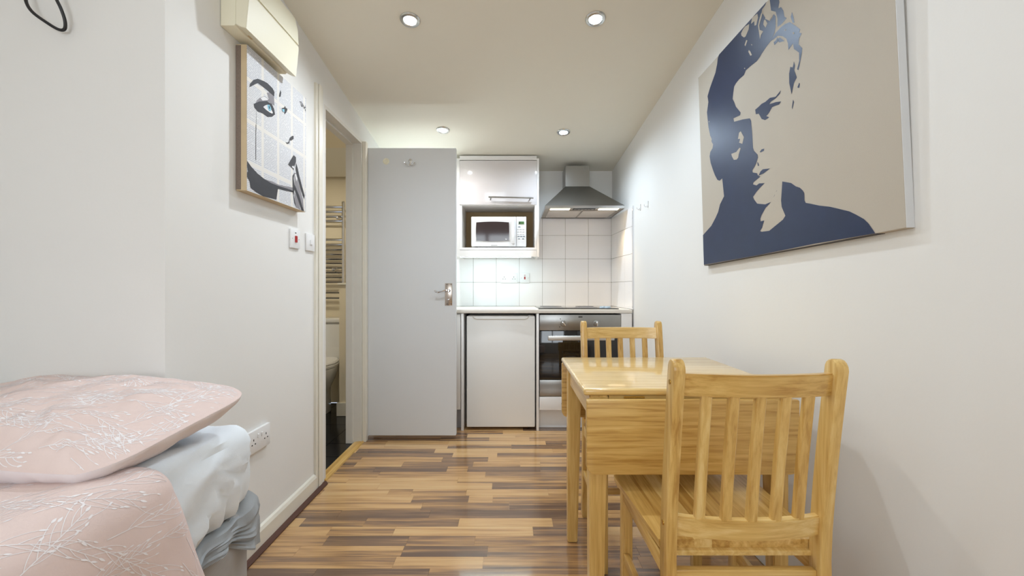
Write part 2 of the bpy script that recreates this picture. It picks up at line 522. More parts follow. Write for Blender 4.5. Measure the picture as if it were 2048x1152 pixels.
# door lining, architraves, stops, threshold
bm = BM()
prism(bm, [(2.212, .0), (2.290, .0), (2.290, 2.11), (2.212, 2.11)], 0, WL, WL + .012)
bx(bm, WL + .012, WL + .018, 2.235, 2.272, 0, 2.115, .004)
struct('trim_2', bm, M_TRIM, 'cream painted door architrave')
lining = BM()
bx(lining, WL - .102, WL + .0, 2.91, 2.93, 0, 2.05)
bx(lining, WL - .102, WL + .0, 2.332, 2.352, 0, 2.05)
bx(lining, WL - .102, WL + .0, 2.352, 2.91, 2.03, 2.05)
bx(lining, WL - .102, WL - .055, 2.897, 2.91, 0, 2.03, .002)
bx(lining, WL - .102, WL - .055, 2.352, 2.365, 0, 2.03, .002)
bx(lining, WL - .102, WL - .055, 2.365, 2.897, 2.017, 2.03, .002)
struct('trim_3', lining, mat('door_lining_paint', (226, 222, 214), 0.4, vary=0.04, scale=12), 'white painted door lining with stop')
bm = BM()
bx(bm, WL, WL + .026, 2.925, 2.965, 0, 2.05, .004)
struct('trim_4', bm, M_TRIM, 'cream hinge side architrave')
bm = BM()
prism(bm, [(WL - .05, 0), (WL + .012, 0), (WL + .008, .008), (WL - .01, .013), (WL - .035, .010), (WL - .05, .006)], 1, 2.334, 2.93)
struct('trim_5', bm, M_OAKTRIM, 'oak coloured threshold strip')

# the bathroom door, open at right angles to its wall
door = struct('door_1', box(X(731.5, 2.97), X(912, 2.97), 2.97, 3.01, .03, Z(296, 2.97), .002), M_DOOR, 'grey white flush door standing open')
DF = 2.97
bm = BM()
bx(bm, X(890, DF), X(904.5, DF), DF - .003, DF, Z(611, DF), Z(566.5, DF), .001)
plate = obj('handle_plate', bm, mat('satin_chrome', (190, 178, 168), 0.22, 1.0), door)
plate['label'] = 'satin chrome lever handle backplate'
for px, py in ((894, 568.5), (902, 568.5), (894, 608), (902, 608)):
    bm = BM(); lathe(bm, [(0.0, -.0015), (.0028, -.001), (.0028, .001)], (X(px, DF), DF - .004, Z(py, DF)), axis=1, seg=10)
    obj('screw', bm, M_BLACK, plate)
cx, cz = X(898, DF), Z(581.5, DF)
bm = BM()
lathe(bm, [(.011, 0), (.011, -.012), (.008, -.02), (.007, -.035)], (cx, DF - .003, cz), axis=1, seg=16)
tube(bm, [(cx, DF - .036, cz), (cx - .02, DF - .038, cz + .004), (cx - .045, DF - .038, cz - .004), (cx - .07, DF - .036, cz - .010), (cx - .088, DF - .034, cz - .004), (cx - .094, DF - .034, cz + .003)],
     [.007, .0065, .006, .0065, .008, .004], 10)
obj('lever', bm, M_CHROME, plate)
bm = BM()
bx(bm, cx - .012, cx + .006, DF - .012, DF - .003, Z(599, DF) - .004, Z(599, DF) + .004, .002)
obj('thumb_turn', bm, M_CHROME, plate)
# hinges
for zz in (1.62, .32):
    bm = BM(); tube(bm, [(X(731.5, DF) - .002, DF - .004, zz - .04), (X(731.5, DF) - .002, DF - .004, zz + .04)], .006, 10)
    obj('hinge', bm, M_BRASS if zz < 1 else M_TRIM, door)
bm = BM(); lathe(bm, [(.02, 0), (.022, -.003), (.014, -.005), (.012, -.004)], (X(772.5, DF), DF, Z(323, DF)), axis=1, seg=18)
obj('old_hook_mark', bm, M_CREAMPL, door)

hk = thing('coat_hook', 'small chrome double coat hook on the open door', 'hook', (X(821, DF), DF, Z(333, DF)))
hx, hz = X(821, DF), Z(325, DF)
bm = BM()
lathe(bm, [(.0, -.007), (.011, -.006), (.014, -.002), (.014, 0)], (hx, DF, hz + .012), axis=1, seg=18)
bx(bm, hx - .008, hx + .008, DF - .005, DF, hz - .022, hz + .012, .002)
obj('plate', bm, M_CHROME, hk)
for s in (-1, 1):
    bm = BM()
    tube(bm, [(hx, DF - .004, hz - .012), (hx + s * .012, DF - .014, hz - .024), (hx + s * .026, DF - .024, hz - .022), (hx + s * .035, DF - .028, hz - .006)], [.005, .0045, .004, .005], 10)
    obj('prong', bm, M_CHROME, hk)

# ------------------------------------------------------------------ bathroom beyond the doorway
fb = struct('floor_bathroom', box(-2.7, WL - .052, 1.40, 3.94, -.08, -.005), M_BATHGROUT, 'black tiled bathroom floor')
tile_floor = mesh_of(bx(BM(), 0, 1, 0, 1, 0, 1), M_BATHTILE, 'floor_tile')
ys = [1.42, 1.98, 2.327, 2.675, 2.902, 3.3, 3.6, 3.92]
xs = [-2.68, -2.28, -1.93, -1.58, -1.235, -1.071]
for j in range(len(ys) - 1):
    for i in range(len(xs) - 1):
        y0, y1 = ys[j], ys[j + 1]
        xe_ = xs[i + 1]
        if i == 4 and not (2.3 < ys[j] < 2.7): xe_ = WL - .104
        if i == 4 and 2.3 < ys[j] < 2.7: y0, y1 = max(y0, 2.335), min(y1, 2.90)
        piece('floor_tile', tile_floor, fb, (xs[i], y0, -.005), (xe_ - xs[i] - .003, y1 - y0 - .003, .005))
bm = BM()
bx(bm, -2.7, WL - .10, 3.94, 4.04, 0, 2.3)
struct('wall_bathroom', bm, M_BATHWALL, 'cream bathroom wall behind the towel rail')
struct('wall_bathroom_side', box(-2.8, -2.7, 1.40, 4.04, 0, 2.3), M_BATHWALL, 'cream bathroom side wall')
struct('ceiling_bathroom', box(-2.8, WL - .10, 1.38, 4.04, 2.13, 2.25), M_BATHWALL, 'bathroom ceiling')
bm = BM()
bx(bm, X(678.5, 3.53), WL - .102, 3.53, 3.938, 0, 1.075)
low = struct('wall_bathroom_nib', bm, M_BATHWALL, 'low boxed wall beside the toilet')
obj('ledge', box(X(676, 3.53), WL - .102, 3.515, 3.938, 1.0755, 1.092, .003), M_TRIM, low)
struct('baseboard_bathroom', box(X(673, 3.515), WL - .124, 3.512, 3.5295, .001, .11, .003), M_TRIM, 'white bathroom skirting board')

# chrome ladder towel rail
YR = 3.87
tr = thing('towel_radiator', 'chrome ladder towel rail on the bathroom wall', 'towel rail', (X(686, YR), YR, .95))
xr, xl = X(686.5, YR), X(686.5, YR) - .5
for xx in (xr, xl):
    bm = BM(); tube(bm, [(xx, YR, .80), (xx, YR, Z(405, YR))], .0145, 14)
    lathe(bm, [(.0, .012), (.010, .010), (.0148, .0)], (xx, YR, Z(405, YR)), 2, 14)
    obj('post', bm, M_CHROME, tr)
for py in (414, 423.5, 433, 442, 479.5, 489, 499, 508.5, 518, 526.5, 535.5, 545, 554.5, 564, 585, 596):
    bm = BM(); tube(bm, [(xl, YR - .004, Z(py, YR)), (xr, YR - .004, Z(py, YR))], .010, 10)
    obj('rung', bm, M_CHROME, tr)
for px, py in ((678, 437), (670, 539)):
    bm = BM(); lathe(bm, [(.0, -.05), (.012, -.045), (.016, -.034), (.012, -.022), (.007, -.018), (.007, .068)], (X(px, YR), YR, Z(py, YR)), 1, 16)
    obj('bracket', bm, M_CHROME, tr)

# toilet: cistern against the far wall, bowl towards the doorway
tx = -1.648
tl = thing('toilet', 'white close coupled toilet seen through the bathroom doorway', 'toilet', (tx, 3.6, 0))
bm = BM(); bx(bm, tx - .19, tx + .19, 3.75, 3.935, .40, .745, .025, 3)
obj('cistern', bm, M_CERAMIC, tl)
bm = BM(); bx(bm, tx - .2, tx + .2, 3.74, 3.937, .746, .785, .012, 3)
obj('cistern_lid', bm, M_CERAMIC, tl)
def oval(cx, cy, rx, ry, n=36, front=1.0):
    out = []
    for k in range(n):
        a = 2 * math.pi * k / n
        yy = math.sin(a)
        out.append((cx + rx * math.cos(a) * (1 - .10 * max(0, -yy)), cy + ry * yy * (front if yy < 0 else 1)))
    return out
def loft(bm, sections):
    rings = [[bm.verts.new((p[0], p[1], z)) for p in sec] for sec, z in sections]
    n = len(rings[0])
    for a, b in zip(rings, rings[1:]):
        for k in range(n):
            bm.faces.new((a[k], a[(k + 1) % n], b[(k + 1) % n], b[k]))
    bm.faces.new(list(reversed(rings[0]))); bm.faces.new(rings[-1])
    bmesh.ops.recalc_face_normals(bm, faces=bm.faces[:])
    return bm
bm = BM()
loft(bm, [(oval(tx, 3.62, .10, .18), .0), (oval(tx, 3.62, .095, .17), .12), (oval(tx, 3.60, .10, .19), .2), (oval(tx, 3.57, .15, .24), .28), (oval(tx, 3.54, .185, .27), .36), (oval(tx, 3.54, .19, .275), .395)])
obj('bowl', bm, M_CERAMIC, tl)
bm = BM(); loft(bm, [(oval(tx, 3.54, .19, .28), .398), (oval(tx, 3.54, .195, .285), .41), (oval(tx, 3.54, .195, .285), .418), (oval(tx, 3.54, .185, .275), .424)])
obj('seat', bm, M_PLASTIC, tl)
bm = BM(); loft(bm, [(oval(tx, 3.54, .186, .276), .426), (oval(tx, 3.54, .19, .28), .434), (oval(tx, 3.54, .178, .268), .445), (oval(tx, 3.54, .12, .2), .450)])
obj('seat_lid', bm, M_PLASTIC, tl)
bm = BM(); bx(bm, tx + .10, tx + .16, 3.715, 3.745, .40, .432, .006)
obj('seat_hinge', bm, M_CHROME, tl)
light('bathroom_lamp', 'AREA', (-1.75, 3.0, 2.11), BATH_W, (1.0, 0.92, 0.74), rot=(0, 0, 0), shape='DISK', size=.18)

# ------------------------------------------------------------------ kitchen wall tiles
tile_m = mesh_of(bx(BM(), 0, 1, 0, 1, 0, 1, .012, 1), M_TILE, 'wall_tile')
obj('grout_bed', box(WL + .001, WR(YB) - .001, YB - .004, YB, .893, 1.652), M_GROUT, wall_back)
zr = [.8925, 1.0995, 1.303, 1.5065, 1.652]
xe = WR(YB) - .008
cols = []
while xe > WL + .01:
    cols.append((max(xe - .1998, WL + .004), xe)); xe -= .1998
for z0, z1 in zip(zr, zr[1:]):
    for a, b in cols:
        piece('wall_tile', tile_m, wall_back, (a + .0012, YB - .010, z0 + .0012), (b - a - .0024, .006, z1 - z0 - .0024))
wall_right = bpy.data.objects['wall_right']
ang = math.atan(.04)
ny0, ny1 = 3.156, YB - .012
ln = (ny1 - ny0) / 3
for z0, z1 in zip(zr, zr[1:]):
    for k in range(3):
        yy = ny0 + k * ln
        piece('wall_tile', tile_m, wall_right, (WR(yy) - .009, yy + .0006, z0 + .0012), (.009, ln - .0012, z1 - z0 - .0024), rotz=ang)
piece('tile_trim', mesh_of(bx(BM(), 0, 1, 0, 1, 0, 1), M_CHROME, 'tile_trim'), wall_right, (WR(3.15) - .011, 3.150, .892), (.011, .006, .762), rotz=ang)

# ------------------------------------------------------------------ base units and worktop
YF = 3.154
bm = BM()
prism(bm, [(WL + .002, YF), (WR(YF) - .012, YF), (WR(YB) - .012, YB - .011), (WL + .002, YB - .011)], 2, .864, .892, .003)
tag(obj('worktop', bm, M_WORKTOP), 'pale worktop running along the tiled kitchen wall', 'worktop')

c = thing('base_cabinet', 'white sink base cabinet mostly behind the open door', 'cabinet', (-.7, 3.4, 0))
obj('carcass', box(WL + .004, -.378, YF + .024, YB - .02, .15, .862), M_WHITE, c)
obj('door', box(WL + .006, X(921, YF), YF + .004, YF + .022, .155, .855, .002), M_WHITE, c)
obj('plinth', box(WL + .004, -.378, YF + .07, YF + .086, .002, .149), mat('grey_plinth', (190, 190, 192), .4), c)
obj('end_panel', box(-.3745, -.356, YF + .002, YB - .02, .001, .862, .001), M_WHITE, c)

c = thing('oven_housing', 'white oven housing unit with drawer front below the oven', 'cabinet', (.5, 3.4, 0))
obj('end_panel', box(.180, .198, YF + .002, YB - .02, .001, .862, .001), M_WHITE, c)
d = obj('drawer', box(.202, .800, YF + .004, YF + .022, .152, .2495, .002), M_WHITE, c)
bm = BM(); tube(bm, [(.36, YF - .018, .205), (.64, YF - .018, .205)], .005, 10)
tube(bm, [(.37, YF + .004, .205), (.37, YF - .018, .205)], .004, 8); tube(bm, [(.63, YF + .004, .205), (.63, YF - .018, .205)], .004, 8)
obj('drawer_handle', bm, M_STEEL, d)
obj('plinth', box(.199, .902, YF + .075, YF + .09, .002, .150), M_WHITE, c)
bm = BM(); prism(bm, [(.803, YF + .002), (WR(YF) - .013, YF + .002), (WR(YF) - .013, YF + .02), (.803, YF + .02)], 2, .15, .862)
obj('filler_panel', bm, M_WHITE, c)
obj('carcass', box(.800, .818, YF + .024, YB - .02, .15, .862), M_WHITE, c)
obj('carcass_floor', box(.1985, .7995, YF + .024, YB - .02, .15, .166), M_WHITE, c)
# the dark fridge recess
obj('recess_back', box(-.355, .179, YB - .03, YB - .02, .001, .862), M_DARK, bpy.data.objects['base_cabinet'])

fr = thing('fridge', 'cream white undercounter fridge in a dark recess', 'fridge', (-.083, 3.42, 0))
yf = 3.172
obj('cabinet', box(X(934.5, yf), X(1069, yf), yf + .045, 3.68, .02, .845, .004), M_FRIDGE, fr)
bm = BM(); bx(bm, X(933.2, yf), X(1070, yf), yf, yf + .042, .022, Z(632, yf), .007, 3)
fd = obj('door', bm, M_FRIDGE, fr)
x0, x1, zt = X(933.2, yf), X(1070, yf), Z(632, yf)
bm = BM()
pts = [(x0 + .045, zt - .003), (x0 + .058, zt - .018), (x0 + .075, zt - .024), (x1 - .075, zt - .024), (x1 - .058, zt - .018), (x1 - .045, zt - .003)]
tube(bm, [(a, yf - .001, b) for a, b in pts], .0035, 8)
obj('handle_groove', bm, mat('fridge_grip', (214, 206, 194), .4), fd)
for xx in (x0 + .04, x1 - .04):
    bm = BM(); lathe(bm, [(.018, .0005), (.018, .021)], (xx, yf + .08, 0), 2, 14)
    obj('foot', bm, M_BLACK, fr)
bm = BM(); bx(bm, x1 - .05, x1 - .01, yf + .005, yf + .035, zt - .001, zt + .006, .002)
obj('hinge_cover', bm, M_STEEL, fr)

# built-in oven
ov = thing('oven', 'built-in steel oven with black glass door beneath the hob', 'oven', (.5, 3.4, .25))
yo = YF
obj('body', box(.206, .798, yo + .03, 3.70, .252, .853), M_BLACK, ov)
bm = BM(); bx(bm, .203, .801, yo + .004, yo + .028, Z(661, yo), Z(629.5, yo), .002)
cp = obj('control_panel', bm, M_STEEL, ov)
for px in (1127, 1193):
    kx, kz = X(px, yo), Z(647, yo)
    bm = BM(); lathe(bm, [(.024, 0), (.024, -.004), (.019, -.006), (.018, -.02), (.0, -.021)], (kx, yo + .004, kz), 1, 24)
    k = obj('knob', bm, M_STEEL, cp)
    bm = BM(); bx(bm, -.005, .005, -.034, -.02, -.019, .019, .002)
    bm.transform(Matrix.Translation((kx, yo + .004, kz)) @ Matrix.Rotation(math.radians(-38 if px < 1150 else 0), 4, 'Y'))
    obj('knob_grip', bm, M_CHROME, k)
bm = BM(); bx(bm, X(1157, yo), X(1165, yo), yo + .0025, yo + .004, Z(635, yo), Z(633, yo))
obj('maker_mark', bm, M_BLACK, cp)
for px, py in ((1121, 638), (1119.5, 654)):
    bm = BM(); bx(bm, X(px - .8, yo), X(px + .8, yo), yo + .003, yo + .004, Z(py + .8, yo), Z(py - .8, yo))
    obj('dial_mark', bm, M_BLACK, cp)
bm = BM(); bx(bm, .203, .801, yo + .004, yo + .028, Z(759.5, yo), Z(661.8, yo), .002)
od = obj('door', bm, M_BLACKGLASS, ov)
bm = BM(); bx(bm, X(1095, yo), X(1227, yo), yo - .038, yo - .024, Z(680, yo), Z(670.5, yo), .006, 3)
bx(bm, X(1099, yo), X(1104, yo), yo - .026, yo + .004, Z(679, yo), Z(672, yo)); bx(bm, X(1218, yo), X(1223, yo), yo - .026, yo + .004, Z(679, yo), Z(672, yo))
obj('handle', bm, mat('satin_steel_handle', (206, 204, 200), .35, .8), od)
bm = BM(); bx(bm, .203, .801, yo + .004, yo + .028, Z(793, yo), Z(760.2, yo), .002)
obj('lower_panel', bm, M_STEEL, ov)

# hob
hb = thing('hob', 'thin black glass hob set into the worktop', 'hob', (.5, 3.45, .892))
bm = BM(); prism(bm, [(X(1077, 3.19), 3.19), (X(1238, 3.19), 3.19), (X(1238, 3.19), 3.68), (X(1077, 3.19), 3.68)], 2, .8925, .8985, .002)
obj('glass', bm, M_BLACKGLASS, hb)
M_MARK = mat('pale_blue_print', (196, 214, 228), .5)
for k in range(4):
    bm = BM(); lathe(bm, [(.015, .0), (.015, .003), (.013, .012), (.0, .013)], (X(1203 + k * 5.4, 3.25), 3.25 + .03 * (k % 2), .8987), 2, 16)
    obj('control_knob', bm, M_MARK, hb)
for cx_, cy_, r_ in ((.32, 3.33, .075), (.32, 3.55, .09), (.60, 3.55, .075), (.58, 3.36, .09)):
    bm = BM(); lathe(bm, [(r_ - .003, .8987), (r_, .8987), (r_, .8991), (r_ - .003, .8991)], (cx_, cy_, 0), 2, 32)
    obj('zone_ring', bm, mat('zone_grey', (90, 90, 94), .4), hb)

# ------------------------------------------------------------------ wall cabinet with microwave niche
YC = 3.42
c = thing('wall_cabinet', 'gloss white wall cabinet with open microwave shelf', 'cabinet', (-.12, 3.58, 1.3))
xa, xb = X(908.5, YC), X(1078, YC)
ztop = CZ(YC) - .012
obj('side_panel', box(xa, X(919.2, YC), YC, YB - .003, 1.30, ztop - .02), M_WHITE, c)
obj('side_panel', box(xb - .018, xb, YC, YB - .003, 1.30, ztop - .02), M_WHITE, c)
bm = BM(); prism(bm, [(YC, Z(320, YC)), (YC + .018, Z(320, YC)), (YC + .018, CZ(YC + .018) - .014), (YC, ztop)], 0, X(919.2, YC) + .0005, xb - .0185)
obj('top_fascia', bm, M_WHITE, c)
obj('top_board', box(X(919.2, YC) + .0005, xb - .0185, YC + .019, YB - .003, Z(320, YC) - .0, Z(320, YC) + .016), M_WHITE, c)
dd = obj('door', box(X(919.5, YC), X(1073.2, YC), YC - .004, YC + .015, Z(409.5, YC), Z(321.2, YC), .0015), M_GLOSSW, c)
hy = YC - .034
bm = BM(); tube(bm, [(X(977, hy), hy, Z(394, hy)), (X(1067, hy), hy, Z(396, hy))], .006, 10)
for px in (982, 1061):
    tube(bm, [(X(px, hy), hy, Z(395, hy)), (X(px, hy) + (-.006), YC - .003, Z(398, hy))], .005, 8)
obj('handle', bm, M_STEEL, dd)
zn0, zn1 = Z(495, YC), Z(411, YC)
obj('niche_top', box(X(919.2, YC) + .0005, xb - .0185, YC + .002, YB - .003, zn1, zn1 + .016), M_WHITE, c)
obj('niche_side', box(X(919.2, YC) + .0005, X(924, YC), YC + .002, YB - .003, zn0, zn1), M_WHITE, c)
obj('niche_side', box(X(1069.5, YC), xb - .0185, YC + .002, YB - .003, zn0, zn1), M_WHITE, c)
obj('niche_back', box(X(924, YC), X(1069.5, YC), YB - .013, YB - .003, zn0, zn1), mat('niche_backboard', (176, 148, 108), .7), c)
obj('shelf', box(X(919.2, YC) + .0005, xb - .0185, YC + .0, YB - .003, zn0 - .018, zn0), M_WHITE, c)
obj('lower_fascia', box(X(919.2, YC) + .0005, xb - .0185, YC + .002, YC + .018, 1.30, zn0 - .0185), M_WHITE, c)
# downlighting strip under the cabinet and another beyond the door
def strip_lamp(label, x0_, x1_, y_, z_, w, rotx):
    t = thing('strip_light', label, 'light', ((x0_ + x1_) / 2, y_, z_))
    obj('housing', box(x0_, x1_, y_ - .02, y_ + .02, z_ - .012, z_, .003), M_PLASTIC, t)
    obj('diffuser', box(x0_ + .01, x1_ - .01, y_ - .014, y_ + .014, z_ - .020, z_ - .0125, .003), emit_mat('cool_diffuser', (.8, .96, 1.0), 6.0), t)
    light('strip_lamp_light', 'AREA', ((x0_ + x1_) / 2, y_, z_ - .024), w, (.66, .94, 1.0), parent=t, rot=(rotx, 0, 0), shape='RECTANGLE', size=x1_ - x0_ - .02, size_y=.04)
    return t
strip_lamp('slim cool white strip light under the wall cabinet', xa + .03, xb - .05, YC + .06, 1.3185, STRIP_W, math.radians(6))
obj('lamp_batten', box(xa + .05, xb - .07, YC + .045, YC + .075, 1.319, zn0 - .0185), M_WHITE, bpy.data.objects['wall_cabinet'])
ys_ = YB - .06
t = thing('strip_light', 'cool white strip light on the tiles behind the open door', 'light', (-.75, ys_, 1.55))
obj('housing', box(-.98, -.52, YB - .03, YB - .0105, 1.54, 1.58, .004), M_PLASTIC, t)
bm = BM(); tube(bm, [(-.96, YB - .045, 1.56), (-.54, YB - .045, 1.56)], .014, 12)
obj('lamp_tube', bm, emit_mat('cool_tube', (.8, .96, 1.0), 10.0), t)
light('strip_tube_light', 'AREA', (-.75, YB - .075, 1.56), STRIP_W * 1.7, (.78, .95, 1.0), parent=t, rot=(math.radians(-130), 0, 0), shape='RECTANGLE', size=.42, size_y=.03)

# microwave
ym = 3.45
mw = thing('microwave', 'white compact microwave oven in the cabinet niche', 'microwave', (X(997, ym), 3.58, zn0))
mx0, mx1, mz0, mz1 = X(942.4, ym), X(1052.5, ym), zn0 + .010, Z(433, ym)
obj('body', box(mx0, mx1, ym + .022, YB - .03, mz0, mz1, .006), M_PLASTIC, mw)
xm = X(1032.3, ym)
md = obj('door', box(mx0, xm - .001, ym, ym + .021, mz0 + .002, mz1 - .001, .006, 3), M_PLASTIC, mw)
def mp(cx, cy): return (X(900 + cx / 5.235, ym), Z(380 + cy / 5.235, ym))
def barrel(x0_, x1_, z0_, z1_, bow, n=10):
    out = []
    for k in range(n + 1):
        t_ = k / n; out.append((x0_ + (x1_ - x0_) * t_, z1_ + bow * math.sin(math.pi * t_)))
    for k in range(n + 1):
        t_ = k / n; out.append((x1_ + bow * .5 * math.sin(math.pi * t_), z1_ + (z0_ - z1_) * t_))
    for k in range(n + 1):
        t_ = k / n; out.append((x1_ + (x0_ - x1_) * t_, z0_ - bow * math.sin(math.pi * t_)))
    for k in range(n + 1):
        t_ = k / n; out.append((x0_ - bow * .5 * math.sin(math.pi * t_), z0_ + (z1_ - z0_) * t_))
    res = []
    for p in out:
        if not res or (abs(p[0] - res[-1][0]) + abs(p[1] - res[-1][1])) > 1e-5: res.append(p)
    if abs(res[0][0] - res[-1][0]) + abs(res[0][1] - res[-1][1]) < 1e-5: res.pop()
    return res
a0, a1 = mp(276, 530), mp(616, 340)
bm = BM(); prism(bm, barrel(a0[0] - .004, a1[0] + .004, a0[1] - .004, a1[1] + .004, .006), 1, ym - .004, ym + .002, .0015)
obj('window_frame', bm, mat('microwave_window_frame', (205, 202, 200), .3), md)
bm = BM(); prism(bm, barrel(a0[0], a1[0], a0[1], a1[1], .006), 1, ym - .0055, ym - .002)
wn = obj('window', bm, mat('smoked_glass', (52, 40, 40), .06, spec=.7), md)
for k, (dx, h_) in enumerate(((0, .010), (.004, .004), (.008, .007))):
    p = mp(580, 520); bm = BM(); bx(bm, p[0] + dx, p[0] + dx + .0028, ym - .0062, ym - .0055, p[1], p[1] + h_)
    obj('window_mark', bm, M_WHITE, wn)
p0, p1 = mp(640, 560), mp(682, 318)
bm = BM()
prism(bm, [(p0[0], ym), (p0[0] + .004, ym - .018), (p1[0] - .008, ym - .024), (p1[0], ym - .004), (p1[0], ym)], 2, p0[1], p1[1], .003)
obj('handle', bm, M_PLASTIC, md)
p0 = mp(430, 578); bm = BM(); bx(bm, p0[0], p0[0] + .05, ym - .0012, ym, p0[1] - .0015, p0[1] + .0015)
obj('maker_mark', bm, mat('grey_print', (150, 146, 144), .6), md)
mc = obj('control_panel', box(xm + .001, mx1, ym + .001, ym + .021, mz0 + .002, mz1 - .001, .004), M_PLASTIC, mw)
p0, p1 = mp(715, 362), mp(780, 326)
obj('display_frame', box(p0[0], p1[0], ym - .0015, ym + .001, p0[1], p1[1], .001), mat('display_bezel', (196, 206, 188), .4), mc)
p0, p1 = mp(721, 357), mp(774, 331)
obj('display', box(p0[0], p1[0], ym - .0025, ym - .0015, p0[1], p1[1]), mat('green_display', (74, 112, 60), .3), mc)
p0, p1 = mp(722, 355), mp(733, 333)
obj('display_digit', box(p0[0], p1[0], ym - .003, ym - .0025, p0[1], p1[1]), M_BLACK, mc)
M_KEYD = mat('grey_key', (120, 132, 140), .4); M_KEYL = mat('pale_key', (212, 212, 212), .35)
keys = [(726, 386, M_KEYD)] + [(x_, y_, M_KEYL) for y_ in (411, 437, 463) for x_ in (712, 741, 769)] + [(718, 487, M_KEYD), (746, 487, M_KEYD), (773, 487, M_KEYD), (723, 511, M_KEYD), (766, 511, M_KEYD)]
for kx, ky, km in keys:
    p0 = mp(kx, ky); w_ = .0085 if km is M_KEYD else .007
    obj('key', box(p0[0] - w_, p0[0] + w_, ym - .002, ym + .001, p0[1] - .0035, p0[1] + .0035, .001, 1), km, mc)
for sx in (mx0 + .04, mx1 - .04):
    bm = BM(); lathe(bm, [(.012, .0005), (.012, .0105)], (sx, ym + .05, zn0), 2, 12)
    obj('foot', bm, M_BLACK, mw)

# ------------------------------------------------------------------ cooker hood
hd = thing('cooker_hood', 'stainless steel pyramid chimney cooker hood', 'cooker hood', (.55, 3.55, 1.645))
hx0, hx1, hyf, hyb = .250, .858, 3.262, YB - .012
z0, z1, z2 = 1.655, 1.676, 1.884
cx0, cx1, cyf = X(1131, 3.526), X(1179, 3.526), 3.526
bm = BM()
b0 = [(hx0, hyf, z1), (hx1, hyf, z1), (hx1, hyb, z1), (hx0, hyb, z1)]
t0 = [(cx0, cyf, z2), (cx1, cyf, z2), (cx1, hyb, z2), (cx0, hyb, z2)]
B_ = [bm.verts.new(p) for p in b0]; T_ = [bm.verts.new(p) for p in t0]
for k in range(4): bm.faces.new((B_[k], B_[(k + 1) % 4], T_[(k + 1) % 4], T_[k]))
bm.faces.new(T_); bm.faces.new(list(reversed(B_)))
bmesh.ops.recalc_face_normals(bm, faces=bm.faces[:])
obj('canopy', bm, M_STEEL, hd, smooth=False)
bm = BM()
bx(bm, hx0, hx1, hyf, hyf + .004, z0, z1); bx(bm, hx0, hx0 + .004, hyf + .004, hyb, z0, z1); bx(bm, hx1 - .004, hx1, hyf + .004, hyb, z0, z1); bx(bm, hx0 + .004, hx1 - .004, hyb - .004, hyb, z0, z1)
obj('rim', bm, mat('polished_steel', (205, 205, 206), .18, 1.0), hd)
bm = BM()
bx(bm, cx0, cx1, cyf, hyb, z2, CZ(cyf) - .045)
obj('chimney', bm, M_STEEL, hd, smooth=False)
obj('underside', box(hx0 + .005, hx1 - .005, hyf + .005, hyb - .005, z0 + .006, z0 + .010), mat('hood_underside', (168, 160, 150), .35, .6), hd)
for a_, b_ in ((hx0 + .04, .545), (.560, hx1 - .04)):
    f_ = obj('grease_filter', box(a_, b_, hyf + .13, hyb - .03, z0 + .001, z0 + .0055, .002), mat('filter_mesh', (214, 206, 198), .45, .3, bump=.3, bscale=400), hd)
ctl = obj('control_slot', box(.47, .64, hyf + .03, hyf + .075, z0 + .001, z0 + .0055), M_BLACK, hd)
for k in range(6):
    obj('push_button', box(.480 + k * .026, .500 + k * .026, hyf + .038, hyf + .066, z0 - .001, z0 + .001), M_STEEL, ctl)
for xx in (.37, .745):
    lm = obj('lamp_lens', box(xx - .075, xx + .075, hyf + .025, hyf + .085, z0 + .001, z0 + .0055, .002), emit_mat('warm_lens', (1.0, .80, .52), 5.0), hd)
    light('hood_lamp', 'SPOT', (xx, hyf + .055, z0 - .004), HOOD_W * 8, (1.0, .76, .46), parent=hd, spot_size=math.radians(95), spot_blend=.6, shadow_soft_size=.02)

# ------------------------------------------------------------------ sockets and switches
def faceplate(t, c, u, v, n, w, h, th=.009):
    """plate centred at c with width axis u, up v, out n"""
    M = Matrix((u, v, n)).transposed().to_4x4(); M.translation = c
    bm = box(-w / 2, w / 2, -h / 2, h / 2, 0, th, .0025, 2); bm.transform(M)
    p = obj('faceplate', bm, M_PLASTIC, t)
    def add(name, x0_, x1_, y0_, y1_, o_, m_, tilt=0):
        bm = box(x0_, x1_, y0_, y1_, th - .001, th + o_, min(.0008, o_ / 2) if o_ > .001 else 0, 1)
        bm.transform(M)
        return obj(name, bm, m_, p)
    return p, add
def socket_holes(add, cx_):
    add('earth_slot', cx_ - .002, cx_ + .002, .004, .012, .0006, M_DARK)
    add('pin_slot', cx_ - .0135, cx_ - .007, -.011, -.007, .0006, M_DARK)
    add('pin_slot', cx_ + .007, cx_ + .0135, -.011, -.007, .0006, M_DARK)
UX, UY, UZ = Vector((1, 0, 0)), Vector((0, 1, 0)), Vector((0, 0, 1))
yt = YB - .0105
t = thing('wall_socket', 'white double socket on the kitchen tiles', 'socket', (X(1018, yt), yt, Z(556, yt)))
p, add = faceplate(t, Vector((X(1018, yt), yt, Z(556, yt))), UX, UZ, -UY, .146, .086)
for cx_ in (-.042, .042):
    socket_holes(add, cx_)
for cx_ in (-.012, .012): add('rocker', cx_ - .005, cx_ + .005, .008, .022, .002, M_PLASTIC)
t = thing('cooker_switch', 'white switch with a red rocker on the kitchen tiles', 'switch', (X(1049.5, yt), yt, Z(556, yt)))
p, add = faceplate(t, Vector((X(1049.5, yt), yt, Z(556, yt))), UX, UZ, -UY, .080, .086)
add('red_rocker', -.006, .006, -.012, .012, .004, M_RED)
add('neon', -.006, .006, .022, .026, .001, M_RED)
for s in (-1, 1): add('screw', s * .03 - .002, s * .03 + .002, -.002, .002, .0006, M_STEEL)
